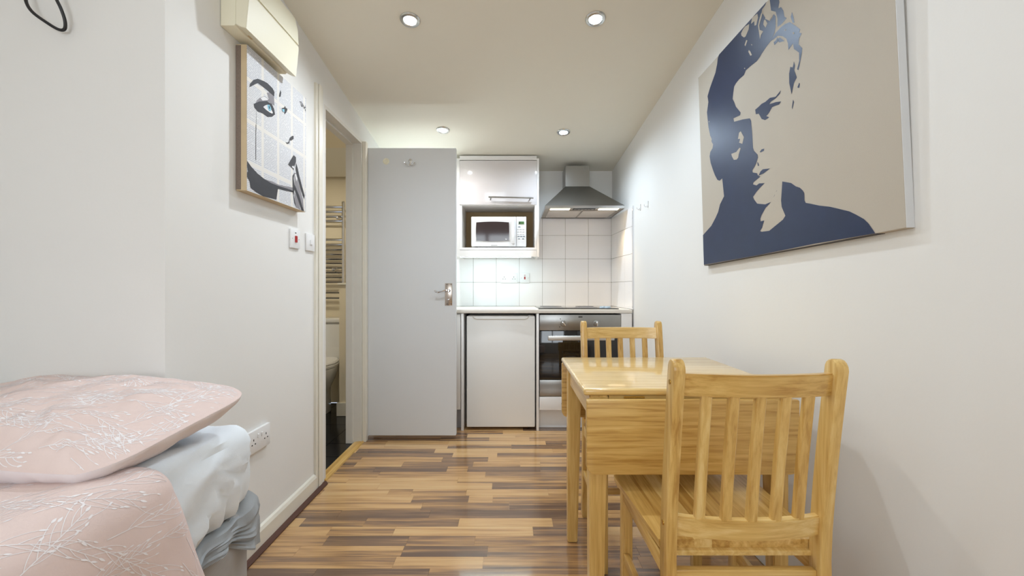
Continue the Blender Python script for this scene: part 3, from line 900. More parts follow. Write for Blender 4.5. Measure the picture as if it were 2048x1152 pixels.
# left wall: width axis runs towards the viewer
d_ = 2.008
t = thing('isolator_switch', 'white isolator switch with red rocker below the newsprint canvas', 'switch', (WL, d_, Z(478.5, d_)))
p, add = faceplate(t, Vector((WL, d_, Z(478, d_))), UY, UZ, UX, .086, .088)
add('red_rocker', -.007, .007, -.016, .014, .006, M_RED)
add('neon', -.006, .004, .026, .030, .001, M_DARK)
for s in (-1, 1): add('screw', s * .03 - .002, s * .03 + .002, -.002, .002, .0006, M_STEEL)
d_ = 2.16
t = thing('light_switch', 'white light switch beside the bathroom door frame', 'switch', (WL, d_, Z(485, d_)))
p, add = faceplate(t, Vector((WL, d_, Z(485, d_))), UY, UZ, UX, .086, .086)
add('rocker', -.010, .010, -.012, .012, .005, M_PLASTIC)
d_ = 1.715
t = thing('wall_socket', 'white double socket low on the wall behind the mattress corner', 'socket', (WL, d_, .44))
p, add = faceplate(t, Vector((WL, d_, .448)), UY, UZ, UX, .146, .088, .014)
for cx_ in (-.042, .042): socket_holes(add, cx_)
for cx_ in (-.012, .012): add('rocker', cx_ - .005, cx_ + .005, .010, .024, .003, M_PLASTIC)

# small white hooks on the right wall
for nm, px, py in (('white adhesive hook next to the tile edge', 1281, 415), ('white adhesive hook nearer the large portrait', 1296, 409)):
    d_ = 1.0206 / ((px - 1024) / F_PX + .04)
    hz = Z(py, d_); xx = WR(d_)
    t = thing('wall_hook', nm, 'hook', (xx, d_, hz), group='adhesive hooks')
    obj('plate', box(xx - .004, xx - .0002, d_ - .010, d_ + .010, hz - .018, hz + .022, .001), M_PLASTIC, t)
    bm = BM(); tube(bm, [(xx - .003, d_, hz - .006), (xx - .016, d_, hz - .016), (xx - .024, d_, hz - .010), (xx - .026, d_, hz)], .003, 8)
    obj('prong', bm, M_PLASTIC, t)

# ------------------------------------------------------------------ downlights in the sloping ceiling
slope = math.atan(.145)
def downlight(label, x_, y_, color, watts, lens_strength=9.0):
    z_ = CZ(y_)
    M = Matrix.Translation((x_, y_, z_)) @ Matrix.Rotation(-slope, 4, 'X')
    t = thing('downlight', label, 'light', matrix=M, group='recessed ceiling downlights')
    bm = BM(); lathe(bm, [(.030, -.0005), (.030, -.006), (.034, -.009), (.044, -.007), (.048, -.002), (.048, -.0003)], (0, 0, 0), 2, 32)
    obj('bezel', bm, mat('satin_bezel', (205, 205, 202), .25, .9), t, local=True)
    bm = BM(); lathe(bm, [(.0, -.0045), (.020, -.004), (.0295, -.003), (.0295, -.001)], (0, 0, 0), 2, 28)
    obj('lens', bm, emit_mat('lens_glow', color, lens_strength), t, local=True)
    light('downlight_lamp', 'SPOT', M @ Vector((0, 0, -.02)), watts, color, parent=t, rot=(-slope, 0, 0), spot_size=math.radians(168), spot_blend=1.0, shadow_soft_size=.02)
    return t
WARM, NEUT, COOL = (.97, .97, .98), (.89, .99, 1.09), (.80, .975, 1.15)
W = DOWNLIGHT_W
downlight('recessed spotlight close to the cream wall unit', -.481, 2.027, NEUT, W * 1.25)
downlight('recessed spotlight with a cool blue glow close to the portrait', .392, 2.020, COOL, W * .9)
downlight('recessed spotlight above the open door', -.488, 3.04, WARM, W * 1.3)
downlight('recessed spotlight above the cooker hood', .368, 3.068, COOL, W * 1.3)
downlight('recessed spotlight above the foot of the pillow', -.48, 1.0, NEUT, W * .32)
downlight('recessed spotlight above the near chair', .39, 1.0, NEUT, W * .45)
downlight('recessed spotlight over the side of the bed', -.48, 0.0, NEUT, W * .32)
downlight('recessed spotlight behind the near chair', .39, 0.0, NEUT, W * .32)
downlight('recessed spotlight over the middle of the bed', -1.4, 0.1, NEUT, W * .32)

# ------------------------------------------------------------------ cream wall box above the canvas
hb_ = thing('wall_unit', 'cream plastic wall mounted unit with ridged front cover above the canvas', 'wall unit', (WL, 1.67, 1.965))
y0, y1 = 1.50, 1.845
zb, zt = 1.967, 2.205
bm = BM(); prism(bm, [(WL + .001, zb), (WL + .05, zb), (WL + .055, zb + .006), (WL + .055, zt), (WL + .001, zt)], 1, y0, y1, .004)
obj('back_box', bm, M_CREAMPL, hb_)
prof = [(WL + .0555, zb + .004), (WL + .075, zb - .006), (WL + .092, zb - .010), (WL + .103, zb + .10), (WL + .1035, zb + .118), (WL + .0985, zb + .1185), (WL + .0985, zb + .1265), (WL + .1035, zb + .127), (WL + .100, zb + .19), (WL + .088, zt + .004), (WL + .0555, zt + .006)]
bm = BM(); prism(bm, prof, 1, y0 - .002, y1 + .002, .002, 1)
obj('front_cover', bm, M_CREAMPL, hb_)
obj('latch', box(WL + .060, WL + .068, 1.56, 1.58, zb - .003, zb + .003), mat('latch_tan', (196, 172, 130), .5), hb_)

# ------------------------------------------------------------------ canvases
def frame_matrix(o, u, v):
    u = Vector(u).normalized(); v = Vector(v); v = (v - u * v.dot(u)).normalized(); w = u.cross(v)
    M = Matrix((u, v, w)).transposed().to_4x4(); M.translation = Vector(o)
    return M
PM = frame_matrix((.9176, 2.0526, 1.1575), (.0404, -1.0094, .0382), (-.0128, .0339, .9136))
PW, PH = 1.0109, .9143
t = thing('portrait_canvas', 'large beige canvas with a dark blue stencil portrait of a man', 'canvas', matrix=PM)
M_BEIGE = mat('beige_canvas', (188, 178, 163), .7, vary=.02, scale=6, bump=.12, bscale=500)
obj('stretched_canvas', box(0, PW, 0, PH, -.021, 0, .0015, 1), M_BEIGE, t, local=True)
M_NAVY = mat('navy_print', (30, 44, 76), .40, vary=.25, scale=14, bump=.05, bscale=500, spec=.4)
for q in PORTRAIT_ART['dark']: obj('navy_print', polys(BM(), [q], .0006), M_NAVY, t, local=True, smooth=False)
for q in PORTRAIT_ART['light']: obj('beige_highlight', polys(BM(), [q], .0011), M_BEIGE, t, local=True, smooth=False)
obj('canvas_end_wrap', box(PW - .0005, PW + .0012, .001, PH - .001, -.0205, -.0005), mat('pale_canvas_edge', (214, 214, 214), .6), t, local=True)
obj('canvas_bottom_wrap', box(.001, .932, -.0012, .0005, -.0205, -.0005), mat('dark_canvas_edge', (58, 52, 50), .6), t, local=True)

FMx = frame_matrix((-.979, 1.585, 1.410), (0, 1, 0), (0, 0, 1))
FW, FH = .455, .540
t = thing('newsprint_canvas', 'newsprint collage canvas with a painted woman face and blue eye', 'canvas', matrix=FMx)
obj('stretched_canvas', box(0, FW, 0, FH, -.040, 0, .0015, 1), mat('kraft_edge', (206, 184, 148), .7, vary=.12, scale=20), t, local=True)
m, nt, b = new_mat('newsprint')
N_, L_ = nt.nodes, nt.links
tc = N_.new('ShaderNodeTexCoord'); sp = N_.new('ShaderNodeSeparateXYZ'); L_.new(tc.outputs['Object'], sp.inputs[0])
def math_node(op, a, b_=None, c_=None):
    n = N_.new('ShaderNodeMath'); n.operation = op
    for k, v in enumerate((a, b_, c_)):
        if v is None: continue
        if isinstance(v, (int, float)): n.inputs[k].default_value = v
        else: L_.new(v, n.inputs[k])
    return n.outputs[0]
lines = math_node('GREATER_THAN', math_node('FRACT', math_node('MULTIPLY', sp.outputs[1], 150.0)), .45)
nw = N_.new('ShaderNodeTexNoise'); nw.inputs['Scale'].default_value = 1.0; nw.inputs['Detail'].default_value = 3
mpn = N_.new('ShaderNodeMapping'); mpn.inputs['Scale'].default_value = (190, 132, 1); L_.new(tc.outputs['Object'], mpn.inputs[0]); L_.new(mpn.outputs[0], nw.inputs[0])
words = math_node('GREATER_THAN', nw.outputs['Fac'], .42)
br = N_.new('ShaderNodeTexBrick'); br.offset = .0; br.inputs['Scale'].default_value = 1.0
br.inputs['Brick Width'].default_value = .112; br.inputs['Row Height'].default_value = .155; br.inputs['Mortar Size'].default_value = .009; br.inputs['Mortar Smooth'].default_value = .2
br.inputs['Color1'].default_value = (1, 1, 1, 1); br.inputs['Color2'].default_value = (.75, .75, .75, 1); br.inputs['Mortar'].default_value = (0, 0, 0, 1)
mpb = N_.new('ShaderNodeMapping'); mpb.inputs['Location'].default_value = (.012, .05, 0); L_.new(tc.outputs['Object'], mpb.inputs[0]); L_.new(mpb.outputs[0], br.inputs['Vector'])
ink = math_node('MULTIPLY', math_node('MULTIPLY', lines, words), br.outputs['Color'])
n3 = N_.new('ShaderNodeTexNoise'); n3.inputs['Scale'].default_value = 7; L_.new(tc.outputs['Object'], n3.inputs[0])
paper = N_.new('ShaderNodeMix'); paper.data_type = 'RGBA'
paper.inputs[6].default_value = lin(226, 220, 210); paper.inputs[7].default_value = lin(224, 224, 226)
L_.new(math_node('MULTIPLY_ADD', br.outputs['Color'], .7, math_node('MULTIPLY', n3.outputs['Fac'], .5)), paper.inputs[0])
fin = N_.new('ShaderNodeMix'); fin.data_type = 'RGBA'
fin.inputs[7].default_value = lin(142, 144, 156)
L_.new(math_node('MULTIPLY', ink, .6), fin.inputs[0]); L_.new(paper.outputs[2], fin.inputs[6]); L_.new(fin.outputs[2], b.inputs['Base Color'])
b.inputs['Roughness'].default_value = .55
M_NEWS = m
obj('newsprint_sheet', box(.0005, FW - .0005, .0005, FH - .0005, .0001, .0007), M_NEWS, t, local=True, smooth=False)
strip_ = obj('edge_newsprint', box(-.0008, .0, .004, FH - .004, -.0395, -.021), mat('edge_print', (128, 112, 100), .7, vary=.35, scale=260), t, local=True)
M_INK = mat('black_ink', (44, 44, 50), .6, vary=.35, scale=30)
M_WASH = mat('grey_wash', (136, 132, 136), .6, vary=.2, scale=25)
M_WPAINT = mat('white_paint', (226, 224, 224), .5); M_BLUE = mat('blue_paint', (122, 186, 208), .4)
for nm, key, w_, m_ in (('grey_wash', 'grey', .0011, M_WASH), ('ink_stroke', 'dark', .0015, M_INK), ('white_paint', 'white', .0019, M_WPAINT), ('blue_iris', 'blue', .0023, M_BLUE), ('pupil', 'pupil', .0027, M_INK)):
    for q in FACE_ART[key]:
        obj(nm, polys(BM(), [q], w_), m_, t, local=True, smooth=False)

# ------------------------------------------------------------------ drop-leaf table
tb = thing('drop_leaf_table', 'pale wooden table with both leaves folded down', 'table', (.53, 1.56, 0))
tx0, tx1, ty0, ty1, tz = .212, .838, 1.268, 1.852, .752
bm = BM(); bx(bm, tx0, tx1, ty0, ty1, tz - .021, tz, .0085, 4)
obj('tabletop', bm, M_TOP, tb)
def leaf(y0_, y1_, z0_, z1_):
    r_ = .028
    pl = []
    for (cx_, cz_, a0_) in ((tx1 - .004 - r_, z0_ + r_, -90), (tx1 - .004 - .006, z1_ - .006, 0), (tx0 + .004 + .006, z1_ - .006, 90), (tx0 + .004 + r_, z0_ + r_, 180)):
        rr = r_ if cz_ < (z0_ + z1_) / 2 else .006
        for k in range(6):
            a = math.radians(a0_ + 90 * k / 5); pl.append((cx_ + rr * math.cos(a), cz_ + rr * math.sin(a)))
    bm = BM(); prism(bm, pl, 1, y0_, y1_, .004, 2)
    return bm
obj('drop_leaf', leaf(1.243, 1.263, .508, .726), M_WX, tb)
obj('drop_leaf', leaf(1.857, 1.877, .490, .726), M_WX, tb)
for (lx, ly) in ((.258, 1.300), (.792, 1.300), (.258, 1.782), (.792, 1.782)):
    bm = BM()
    a_, b_ = .028, .020
    sx = 1 if lx < .5 else -1
    top = [(lx - a_, ly - a_), (lx + a_, ly - a_), (lx + a_, ly + a_), (lx - a_, ly + a_)]
    # outer faces stay plumb, inner faces taper
    ox, oy = lx - sx * a_, ly + (-a_ if ly < 1.5 else a_)
    sy = 1 if ly < 1.5 else -1
    bot = [(ox, oy), (ox + sx * 2 * b_, oy), (ox + sx * 2 * b_, oy + sy * 2 * b_), (ox, oy + sy * 2 * b_)]
    top = [(ox, oy), (ox + sx * 2 * a_, oy), (ox + sx * 2 * a_, oy + sy * 2 * a_), (ox, oy + sy * 2 * a_)]
    A = [bm.verts.new((*p, .001)) for p in bot]; B = [bm.verts.new((*p, tz - .0215)) for p in top]
    bm.faces.new(A); bm.faces.new(B)
    for k in range(4): bm.faces.new((A[k], A[(k + 1) % 4], B[(k + 1) % 4], B[k]))
    bmesh.ops.recalc_face_normals(bm, faces=bm.faces[:])
    bmesh.ops.bevel(bm, geom=bm.edges[:], offset=.003, segments=2, affect='EDGES')
    obj('leg', bm, M_WZ, tb)
obj('apron', box(.288, .762, 1.276, 1.294, tz - .095, tz - .0215), M_WX, tb)
obj('apron', box(.288, .762, 1.788, 1.806, tz - .095, tz - .0215), M_WX, tb)
obj('apron', box(.236, .254, 1.330, 1.752, tz - .095, tz - .0215), M_WY, tb)
obj('apron', box(.796, .814, 1.330, 1.752, tz - .095, tz - .0215), M_WY, tb)
for yy in (1.2625, 1.8575):
    for xx in (.36, .69):
        bm = BM(); tube(bm, [(xx - .03, yy + (.003 if yy < 1.5 else -.003), tz - .0245), (xx + .03, yy + (.003 if yy < 1.5 else -.003), tz - .0245)], .003, 8)
        obj('hinge', bm, M_BRASS, tb)

# ------------------------------------------------------------------ slat-back chairs
def bowed(x0_, x1_, z0_, z1_, th, bow, yc0, yc1, n=14):
    """board bowed backwards; yc gives centre y at bottom and top"""
    bm = BM(); rings = []
    for i in range(n + 1):
        t_ = i / n; xx = x0_ + (x1_ - x0_) * t_
        bo = -bow * (1 - (2 * t_ - 1) ** 2)
        rings.append([bm.verts.new((xx, yc0 + bo - th / 2, z0_)), bm.verts.new((xx, yc0 + bo + th / 2, z0_)),
                      bm.verts.new((xx, yc1 + bo + th / 2, z1_)), bm.verts.new((xx, yc1 + bo - th / 2, z1_))])
    for a, b in zip(rings, rings[1:]):
        for k in range(4): bm.faces.new((a[k], a[(k + 1) % 4], b[(k + 1) % 4], b[k]))
    bm.faces.new(rings[0]); bm.faces.new(list(reversed(rings[-1])))
    bmesh.ops.recalc_face_normals(bm, faces=bm.faces[:])
    es = [e for e in bm.edges if abs(e.verts[0].co.x - e.verts[1].co.x) > 1e-4]
    bmesh.ops.bevel(bm, geom=es, offset=.003, segments=2, affect='EDGES')
    return bm
def back_y(z_):
    """centre line of the rear posts: upright below the seat, raking back above it"""
    if z_ < .45: return -.03 * (1 - z_ / .45) ** 1.5
    return -.055 * ((z_ - .45) / .45) ** 1.3
HW = .187
def make_chair(label, loc, rotz):
    t = thing('slat_back_chair', label, 'chair', loc, rotz, 'slat back dining chairs')
    for s in (-1, 1):
        fr_, bk_ = [], []
        for k in range(13):
            z_ = .0015 + (.872 - .0015) * k / 12
            fr_.append((back_y(z_) + .021, z_)); bk_.append((back_y(z_) - .021, z_))
        yt_ = back_y(.872)
        cap_ = [(yt_ + .021 * math.cos(a), .872 + .024 * math.sin(a)) for a in [math.pi * k / 8 for k in range(1, 8)]]
        pl = fr_ + cap_ + list(reversed(bk_))
        xo = s * HW
        bm = BM(); prism(bm, pl, 0, min(xo, xo - s * .026), max(xo, xo - s * .026), .004, 2)
        po = obj('rear_post', bm, M_WZ, t, local=True)
        for zz in (.845, .515):
            bm = BM(); lathe(bm, [(.0, .002), (.0055, .0015), (.006, -.002)] if s > 0 else [(.0, -.002), (.0055, -.0015), (.006, .002)], (xo, back_y(zz), zz), 0, 12)
            obj('bolt', bm, M_BRASS, po, local=True)
        bm = BM(); bx(bm, s * .172 - .016, s * .172 + .016, .352, .384, .001, .430, .003)
        obj('front_leg', bm, M_WZ, t, local=True)
        bm = BM(); bx(bm, s * .176 - .009, s * .176 + .009, -.004, .352, .195, .225, .003)
        obj('side_stretcher', bm, M_WY, t, local=True)
        bm = BM(); bx(bm, s * .176 - .009, s * .176 + .009, .018, .352, .385, .430, .003)
        obj('side_rail', bm, M_WY, t, local=True)
    xi = HW - .026
    obj('top_rail', bowed(-xi, xi, .815, .865, .020, .022, back_y(.815), back_y(.865)), M_WX, t, local=True)
    obj('lower_rail', bowed(-xi, xi, .488, .535, .020, .022, back_y(.488), back_y(.535)), M_WX, t, local=True)
    for k in range(5):
        xx = (k - 2) * .0555
        bo = -.022 * (1 - (xx / xi) ** 2)
        bm = BM()
        pl = [(back_y(.53) + bo - .007, .530), (back_y(.53) + bo + .007, .530), (back_y(.68) + bo + .007, .68), (back_y(.82) + bo + .007, .820), (back_y(.82) + bo - .007, .820), (back_y(.68) + bo - .007, .68)]
        prism(bm, pl, 0, xx - .0115, xx + .0115, .002, 1)
        obj('slat', bm, M_WZ, t, local=True)
    obj('rear_rail', box(-xi, xi, -.010, .010, .368, .408, .003), M_WX, t, local=True)
    obj('front_rail', box(-.156, .156, .358, .378, .385, .430, .003), M_WX, t, local=True)
    obj('cross_stretcher', box(-.167, .167, .168, .186, .198, .222, .003), M_WX, t, local=True)
    # seat: glued staves, dished and wider at the front
    seat = obj('seat', box(-.165, .165, .01, .36, .4305, .440), M_WY, t, local=True)
    n = 9
    def edge(y_): return .186 + (.212 - .186) * min(1, max(0, y_ + .005) / .36)
    def dish(x_, y_): 
        return .460 - .006 * max(0, 1 - (x_ / .15) ** 2) * max(0, 1 - ((y_ - .20) / .17) ** 2)
    for k in range(n):
        bm = BM()
        def top(a, b):
            y_ = .024 + (.40 - .024) * b
            w_ = edge(y_)
            if b > .9: w_ -= .02 * ((b - .9) / .1) ** 2
            x_ = -w_ + 2 * w_ * (k + a) / n
            return Vector((x_, y_, dish(x_, y_)))
        V_ = [[top(a / 2, b / 12) for b in range(13)] for a in range(3)]
        T_ = [[bm.verts.new(p) for p in r] for r in V_]
        B_ = [[bm.verts.new((p.x * .985, p.y, .4402)) for p in r] for r in V_]
        for a in range(2):
            for b in range(12):
                bm.faces.new((T_[a][b], T_[a + 1][b], T_[a + 1][b + 1], T_[a][b + 1]))
                bm.faces.new((B_[a][b], B_[a][b + 1], B_[a + 1][b + 1], B_[a + 1][b]))
        for b in range(12):
            bm.faces.new((T_[0][b], T_[0][b + 1], B_[0][b + 1], B_[0][b])); bm.faces.new((T_[2][b], B_[2][b], B_[2][b + 1], T_[2][b + 1]))
        for a in range(2):
            bm.faces.new((T_[a][0], B_[a][0], B_[a + 1][0], T_[a + 1][0])); bm.faces.new((T_[a][12], T_[a + 1][12], B_[a + 1][12], B_[a][12]))
        bmesh.ops.recalc_face_normals(bm, faces=bm.faces[:])
        obj('stave', bm, M_STAVE, seat, local=True)
    return t
make_chair('wooden slat back chair with its back to the viewer, tucked under the near table leaf', (.532, .985, 0), 0.0)
make_chair('wooden slat back chair beyond the table, in front of the oven', (.508, 1.955, 0), math.pi)

# ------------------------------------------------------------------ bed
BXR = -.745         # side of the bed
BXL = -1.66
bb = thing('bed_base', 'grey woven fabric divan bed base', 'bed base', (-1.2, .3, 0))
m, nt, b = new_mat('woven_grey_fabric')
wv = nt.nodes.new('ShaderNodeTexWave'); wv.inputs['Scale'].default_value = 75; wv.wave_type = 'BANDS'; wv.bands_direction = 'Z'
wv.inputs['Distortion'].default_value = 1.0
tc = nt.nodes.new('ShaderNodeTexCoord'); nt.links.new(tc.outputs['Object'], wv.inputs['Vector'])
cr = nt.nodes.new('ShaderNodeValToRGB'); cr.color_ramp.elements[0].color = lin(150, 146, 142); cr.color_ramp.elements[1].color = lin(190, 186, 182)
nt.links.new(wv.outputs['Fac'], cr.inputs[0]); nt.links.new(cr.outputs[0], b.inputs['Base Color']); b.inputs['Roughness'].default_value = .9
bm = BM(); bx(bm, BXL, BXR - .004, -.68, 1.222, .04, .425, .012, 3)
obj('upholstered_box', bm, m, bb)
for xx in (BXL + .1, BXR - .1):
    for yy in (-.6, 1.12):
        bm = BM(); lathe(bm, [(.025, .001), (.022, .041)], (xx, yy, 0), 2, 14)
        obj('foot', bm, M_BLACK, bb)

def rbox(name, x0_, x1_, y0_, y1_, z0_, z1_, r_, fn, m_, nu=120, nv=44):
    """rounded box wrapped as a grid, displaced by fn(point, normal)"""
    bm = BM(); bx(bm, x0_, x1_, y0_, y1_, z0_, z1_)
    bmesh.ops.bevel(bm, geom=bm.edges[:], offset=r_, segments=5, profile=.5, affect='EDGES')
    return bm
M_SHEET = mat('white_cotton', (240, 246, 251), .85, bump=.07, bscale=350)
bm = rbox('m', BXL, BXR, -.68, 1.232, .426, .663, .045, None, None)
bmesh.ops.subdivide_edges(bm, edges=[e for e in bm.edges if e.calc_length() > .5], cuts=60, use_grid_fill=True)
bmesh.ops.subdivide_edges(bm, edges=[e for e in bm.edges if e.calc_length() > .08], cuts=8, use_grid_fill=True)
bm.normal_update()
for v in bm.verts:
    p = v.co.copy(); n = v.normal.copy()
    d_ = 0
    if p.x > BXR - .12 and p.y > .3:
        # tension creases fanning from the far top corner
        q = Vector((1.21 - p.y, p.z - .66))
        r_ = q.length; a_ = math.atan2(-q.y, q.x + .02)
        fade = min(1, r_ / .16)
        d_ = .012 * fade * math.sin(a_ * 21 + 4.5 * N3(p.x, p.y, p.z, 6)) * (.5 + .5 * N3(p.x, p.y, p.z, 4) + .4) + .005 * N3(p.x, p.y, p.z, 15)
        # sheet hangs fuller near the far corner
        d_ += .014 * math.exp(-((p.y - 1.16) / .12) ** 2) * max(0, 1 - abs(p.z - .58) / .14)
    else:
        d_ = .004 * N3(p.x, p.y, p.z, 9)
    if p.z < .44: d_ *= .2
    v.co = p + n * d_
tag(obj('mattress', bm, M_SHEET), 'mattress in a creased white fitted sheet on the grey divan', 'mattress')

# grey under-sheet bunched between mattress and base
def cloth(a, b_):
    y_ = .66 + (1.245 - .66) * a
    sag = .065 + .04 * N3(y_, 1, 0, 7) + .03 * max(0, (y_ - 1.12) / .12)
    z_ = .432 - sag * b_ - .004
    ripple = .011 * math.sin(y_ * 58 + 3 * N3(y_, 0, 0, 9) + b_ * 2.0) * (.3 + b_) + .012 * N3(y_, b_, 2, 11)
    end = max(0, (a - .9) / .1)
    x_ = BXR + .006 + .010 * b_ + ripple * (1 - .6 * end) + .008 * end * (1 - .5 * b_)
    if b_ < .25: x_ -= .03 * (1 - b_ / .25) ; z_ = .432 - sag * .25 * (b_ / .25) * .5 - .002
    return Vector((x_, y_, z_ + .035 * end * (1 - b_)))
bm = grid(BM(), cloth, 110, 18)
bmesh.ops.solidify(bm, geom=bm.faces[:], thickness=.003)
tag(obj('under_sheet', bm, mat('grey_cotton', (205, 208, 210), .9, bump=.07, bscale=300)), 'crumpled grey sheet edge hanging over the bed base', 'sheet')

# ---- pink bedding with a white sprig print
M_PINK = mat('pink_cotton', (228, 206, 199), .88, vary=.02, scale=5, bump=.07, bscale=350)
M_SPRIG = mat('white_print', (246, 240, 240), .88)
M_UNDER = mat('pale_pink_reverse', (242, 232, 232), .88, vary=.05, scale=25, bump=.07, bscale=350)

def sprig_mesh(fn, x0_, x1_, y0_, y1_, count, size, seed, heading=.9, spread=.9, off=.00045):
    """printed twigs: ribbons drawn in the cloth's own flat coordinates, laid on the surface"""
    rnd = random.Random(seed)
    bm = BM()
    def P(u, v):
        e = .002
        p = fn(u, v); a = fn(u + e, v) - p; b_ = fn(u, v + e) - p
        n = a.cross(b_); n.normalize()
        if n.z < 0 and abs(n.z) > .3: n = -n
        if abs(n.z) <= .3 and n.x < 0: n = -n
        return p + n * off
    def inside(u, v): return x0_ < u < x1_ and y0_ < v < y1_
    def ribbon(pts, w0, w1):
        prev = None
        for i, (u, v) in enumerate(pts):
            a = pts[max(i - 1, 0)]; b_ = pts[min(i + 1, len(pts) - 1)]
            dx, dy = b_[0] - a[0], b_[1] - a[1]; l_ = math.hypot(dx, dy) or 1
            w = (w0 + (w1 - w0) * i / (len(pts) - 1)) / 2
            q0, q1 = (u - dy / l_ * w, v + dx / l_ * w), (u + dy / l_ * w, v - dx / l_ * w)
            if not (inside(*q0) and inside(*q1)):
                prev = None; continue
            cur = (bm.verts.new(P(*q0)), bm.verts.new(P(*q1)))
            if prev: bm.faces.new((prev[0], prev[1], cur[1], cur[0]))
            prev = cur
    def bud(u, v, a, L_):
        pts = []
        for t_, w in ((0, 0.0), (.25, .12), (.5, .15), (.8, .08), (1, 0)):
            pts.append((t_, w))
        out = [(t_, w) for t_, w in pts] + [(t_, -w) for t_, w in reversed(pts[1:-1])]
        vs = []
        for t_, w in out:
            q = (u + L_ * (t_ * math.cos(a) - w * math.sin(a)), v + L_ * (t_ * math.sin(a) + w * math.cos(a)))
            if not inside(*q): return
            vs.append(q)
        f = [bm.verts.new(P(*q)) for q in vs]
        c_ = bm.verts.new(P(u + L_ * .5 * math.cos(a), v + L_ * .5 * math.sin(a)))
        for k in range(len(f)): bm.faces.new((f[k], f[(k + 1) % len(f)], c_))
    nx = max(1, int(round(math.sqrt(count * (x1_ - x0_) / (y1_ - y0_))))); nyy = max(1, count // nx)
    for i in range(nx):
        for j in range(nyy):
            u = x0_ + (i + rnd.uniform(.15, .85)) * (x1_ - x0_) / nx; v = y0_ + (j + rnd.uniform(.15, .85)) * (y1_ - y0_) / nyy
            a = heading + rnd.uniform(-spread, spread)
            k_ = rnd.uniform(-2.2, 2.2)
            L_ = size * rnd.uniform(.75, 1.25)
            n = 14; st = L_ / n
            pts = []; uu, vv, aa = u, v, a
            for s in range(n + 1):
                pts.append((uu, vv, aa)); uu += st * math.cos(aa); vv += st * math.sin(aa); aa += k_ * st
            ribbon([p[:2] for p in pts], .0017, .0011)
            bud(*pts[-1], .015)
            side = 1
            for s in range(3, n):
                pu, pv, pa = pts[s]; side = -side
                ba = pa + side * rnd.uniform(.45, .7); bl = L_ * rnd.uniform(.22, .42)
                bp = []; uu, vv, aa = pu, pv, ba
                for q in range(7):
                    bp.append((uu, vv)); uu += bl / 6 * math.cos(aa); vv += bl / 6 * math.sin(aa); aa -= side * .09
                ribbon(bp, .0012, .0009)
                bud(bp[-1][0], bp[-1][1], aa, rnd.uniform(.009, .014))
    return bm

# duvet: lies on the mattress and hangs over its side
D_TOP = .688
D_RAD = .070
D_X0 = -1.66
D_XE = BXR + .034
D_FLAT = (D_XE - D_RAD) - D_X0
def duvet(t_, s_):
    """t_: metres across from the wall side, s_: metres from the hem at the head end"""
    arc = D_RAD * math.pi / 2
    hem = .905
    if t_ <= D_FLAT:
        x_, z_, nx, nz = D_X0 + t_, D_TOP, 0, 1
        drop = 0
    elif t_ <= D_FLAT + arc:
        a = (t_ - D_FLAT) / D_RAD
        x_, z_, nx, nz = D_XE - D_RAD + D_RAD * math.sin(a), D_TOP - D_RAD + D_RAD * math.cos(a), math.sin(a), math.cos(a)
        drop = a * .03
    else:
        h = t_ - D_FLAT - arc
        x_, z_, nx, nz = D_XE + .06 * h, D_TOP - D_RAD - h, 1, 0
        drop = .047 + h
    y_ = hem + .36 * drop + .010 * N3(t_, 0, 4, 5) - s_
    fade = min(1, s_ / .05)
    d_ = (.020 * N3(x_, y_, z_, 3.2) + .010 * N3(x_, y_, z_, 8)) * (.4 + .6 * fade) - .018 * (1 - fade) ** 2
    if drop > .05: d_ += .014 * math.sin(y_ * 21 + 1.2) * min(1, (drop - .05) / .2)
    return Vector((x_ + nx * d_, y_, z_ + nz * d_))
D_LEN = D_FLAT + D_RAD * math.pi / 2 + .40
dv = thing('duvet', 'pale pink duvet with white sprig print hanging over the bed side', 'duvet', (-1.2, .3, .66))
bm = grid(BM(), lambda a, b_: duvet(a * D_LEN, b_ * 1.5), 130, 130)
bmesh.ops.recalc_face_normals(bm, faces=bm.faces[:])
if sum(f.normal.z for f in bm.faces) < 0: bmesh.ops.reverse_faces(bm, faces=bm.faces[:])
bmesh.ops.solidify(bm, geom=bm.faces[:], thickness=.018)
obj('cover', bm, M_PINK, dv)
o = obj('sprig_print', sprig_mesh(duvet, .30, D_LEN - .01, .01, 1.0, 140, .17, 11, heading=-1.0), M_SPRIG, dv, smooth=False)
o['label'] = 'white sprig print'; o['kind'] = 'stuff'

# pillow propped against the wall
P_A, P_B, P_T = .395, .225, .052
PMx = Matrix.Translation((-1.110, 1.030, .750)) @ Matrix.Rotation(math.radians(-9), 4, 'Z') @ Matrix.Rotation(math.radians(9), 4, 'X')
def pillow_pt(u, v, side):
    """u, v in metres in the pillow's flat outline"""
    a, b_ = max(-1, min(1, u / P_A)), max(-1, min(1, v / P_B))
    q = max(abs(a), abs(b_)); n5 = (abs(a) ** 5 + abs(b_) ** 5) ** .2
    k_ = q / n5 if n5 > 1e-6 else 1
    pull_x = k_ * (1 - .03 * (1 - b_ * b_)); pull_y = k_ * (1 - .05 * (1 - a * a))
    h = P_T * max(0, 1 - q ** 2.4) ** .8 if side > 0 else .108 * max(0, 1 - q ** 2.8) ** .62
    w = .010 * N3(u, v, side * 3, 9) * min(1, h / .03) + .006 * N3(u, v, side * 5, 22) * min(1, h / .02)
    z_ = side * h + w
    # corners droop a little, underside flattens on the bed
    z_ -= .012 * (abs(a) ** 4)
    if side < 0: z_ = max(z_, -.084)
    return PMx @ Vector((u * pull_x, v * pull_y, z_))
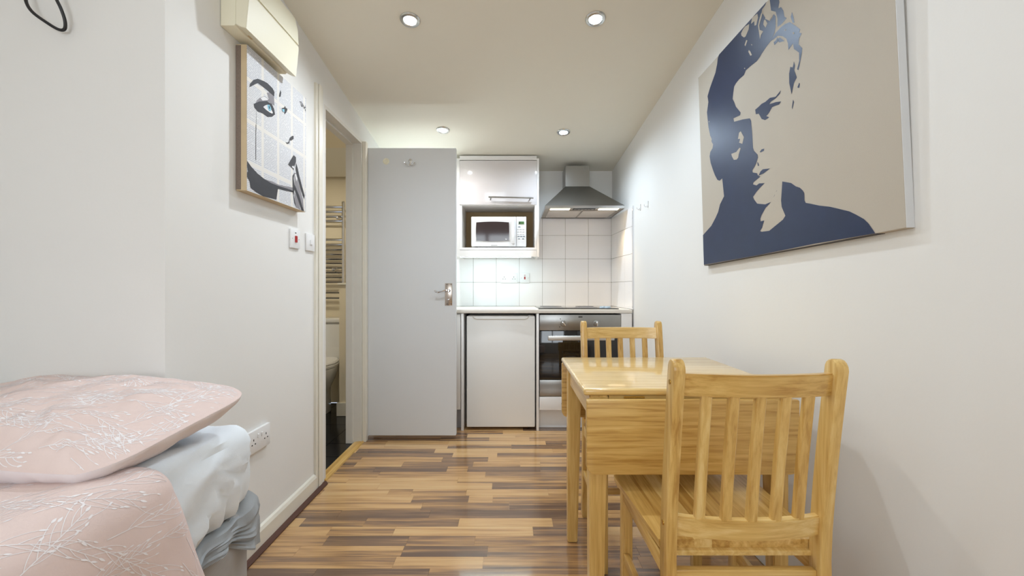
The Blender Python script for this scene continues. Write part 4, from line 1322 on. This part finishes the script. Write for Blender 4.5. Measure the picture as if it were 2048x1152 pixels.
pl = thing('pillow', 'pale pink sprig print pillow leaning against the wall at the bed head', 'pillow', (-1.125, 1.035, .68))
nu, nv = 100, 64
def warp(t_): return math.sin((t_ - .5) * math.pi) 
bm = grid(BM(), lambda a, b_: pillow_pt(P_A * warp(a), P_B * warp(b_), 1), nu, nv)
bmesh.ops.recalc_face_normals(bm, faces=bm.faces[:])
if sum(f.normal.z for f in bm.faces) < 0: bmesh.ops.reverse_faces(bm, faces=bm.faces[:])
obj('pillowcase', bm, M_PINK, pl)
bm = grid(BM(), lambda a, b_: pillow_pt(P_A * warp(a), P_B * warp(b_), -1), nu, nv)
bmesh.ops.recalc_face_normals(bm, faces=bm.faces[:])
if sum(f.normal.z for f in bm.faces) > 0: bmesh.ops.reverse_faces(bm, faces=bm.faces[:])
o = obj('pillowcase_reverse', bm, M_UNDER, pl); o['label'] = 'paler reverse of the pillowcase'
o = obj('sprig_print', sprig_mesh(lambda u, v: pillow_pt(u, v, 1), -P_A * .988, P_A * .988, -P_B * .985, P_B * .985, 96, .13, 5, heading=.6), M_SPRIG, pl, smooth=False)
o['label'] = 'white sprig print'; o['kind'] = 'stuff'

# black cable looping down the wall above the bed
bm = BM()
cd = 1.235
cps = [(20, -240), (30, -150), (40, -60), (52, -20), (58, 6), (72, 28), (95, 46), (112, 56), (122, 54), (127, 40), (126, 20), (120, 2), (112, -22), (100, -60), (88, -150), (80, -240)]
pts = [Vector((X(a, cd), cd + .01 * math.sin(i), Z(b_, cd))) for i, (a, b_) in enumerate(cps)]
fine = []
for i in range(len(pts) - 1):
    p0, p1, p2, p3 = pts[max(i - 1, 0)], pts[i], pts[i + 1], pts[min(i + 2, len(pts) - 1)]
    for k in range(5):
        t_ = k / 5
        fine.append(.5 * ((2 * p1) + (-p0 + p2) * t_ + (2 * p0 - 5 * p1 + 4 * p2 - p3) * t_ ** 2 + (-p0 + 3 * p1 - 3 * p2 + p3) * t_ ** 3))
fine.append(pts[-1])
tube(bm, fine, .0042, 10)
tag(obj('cable', bm, M_BLACK), 'black cable looping down the wall above the bed', 'cable')
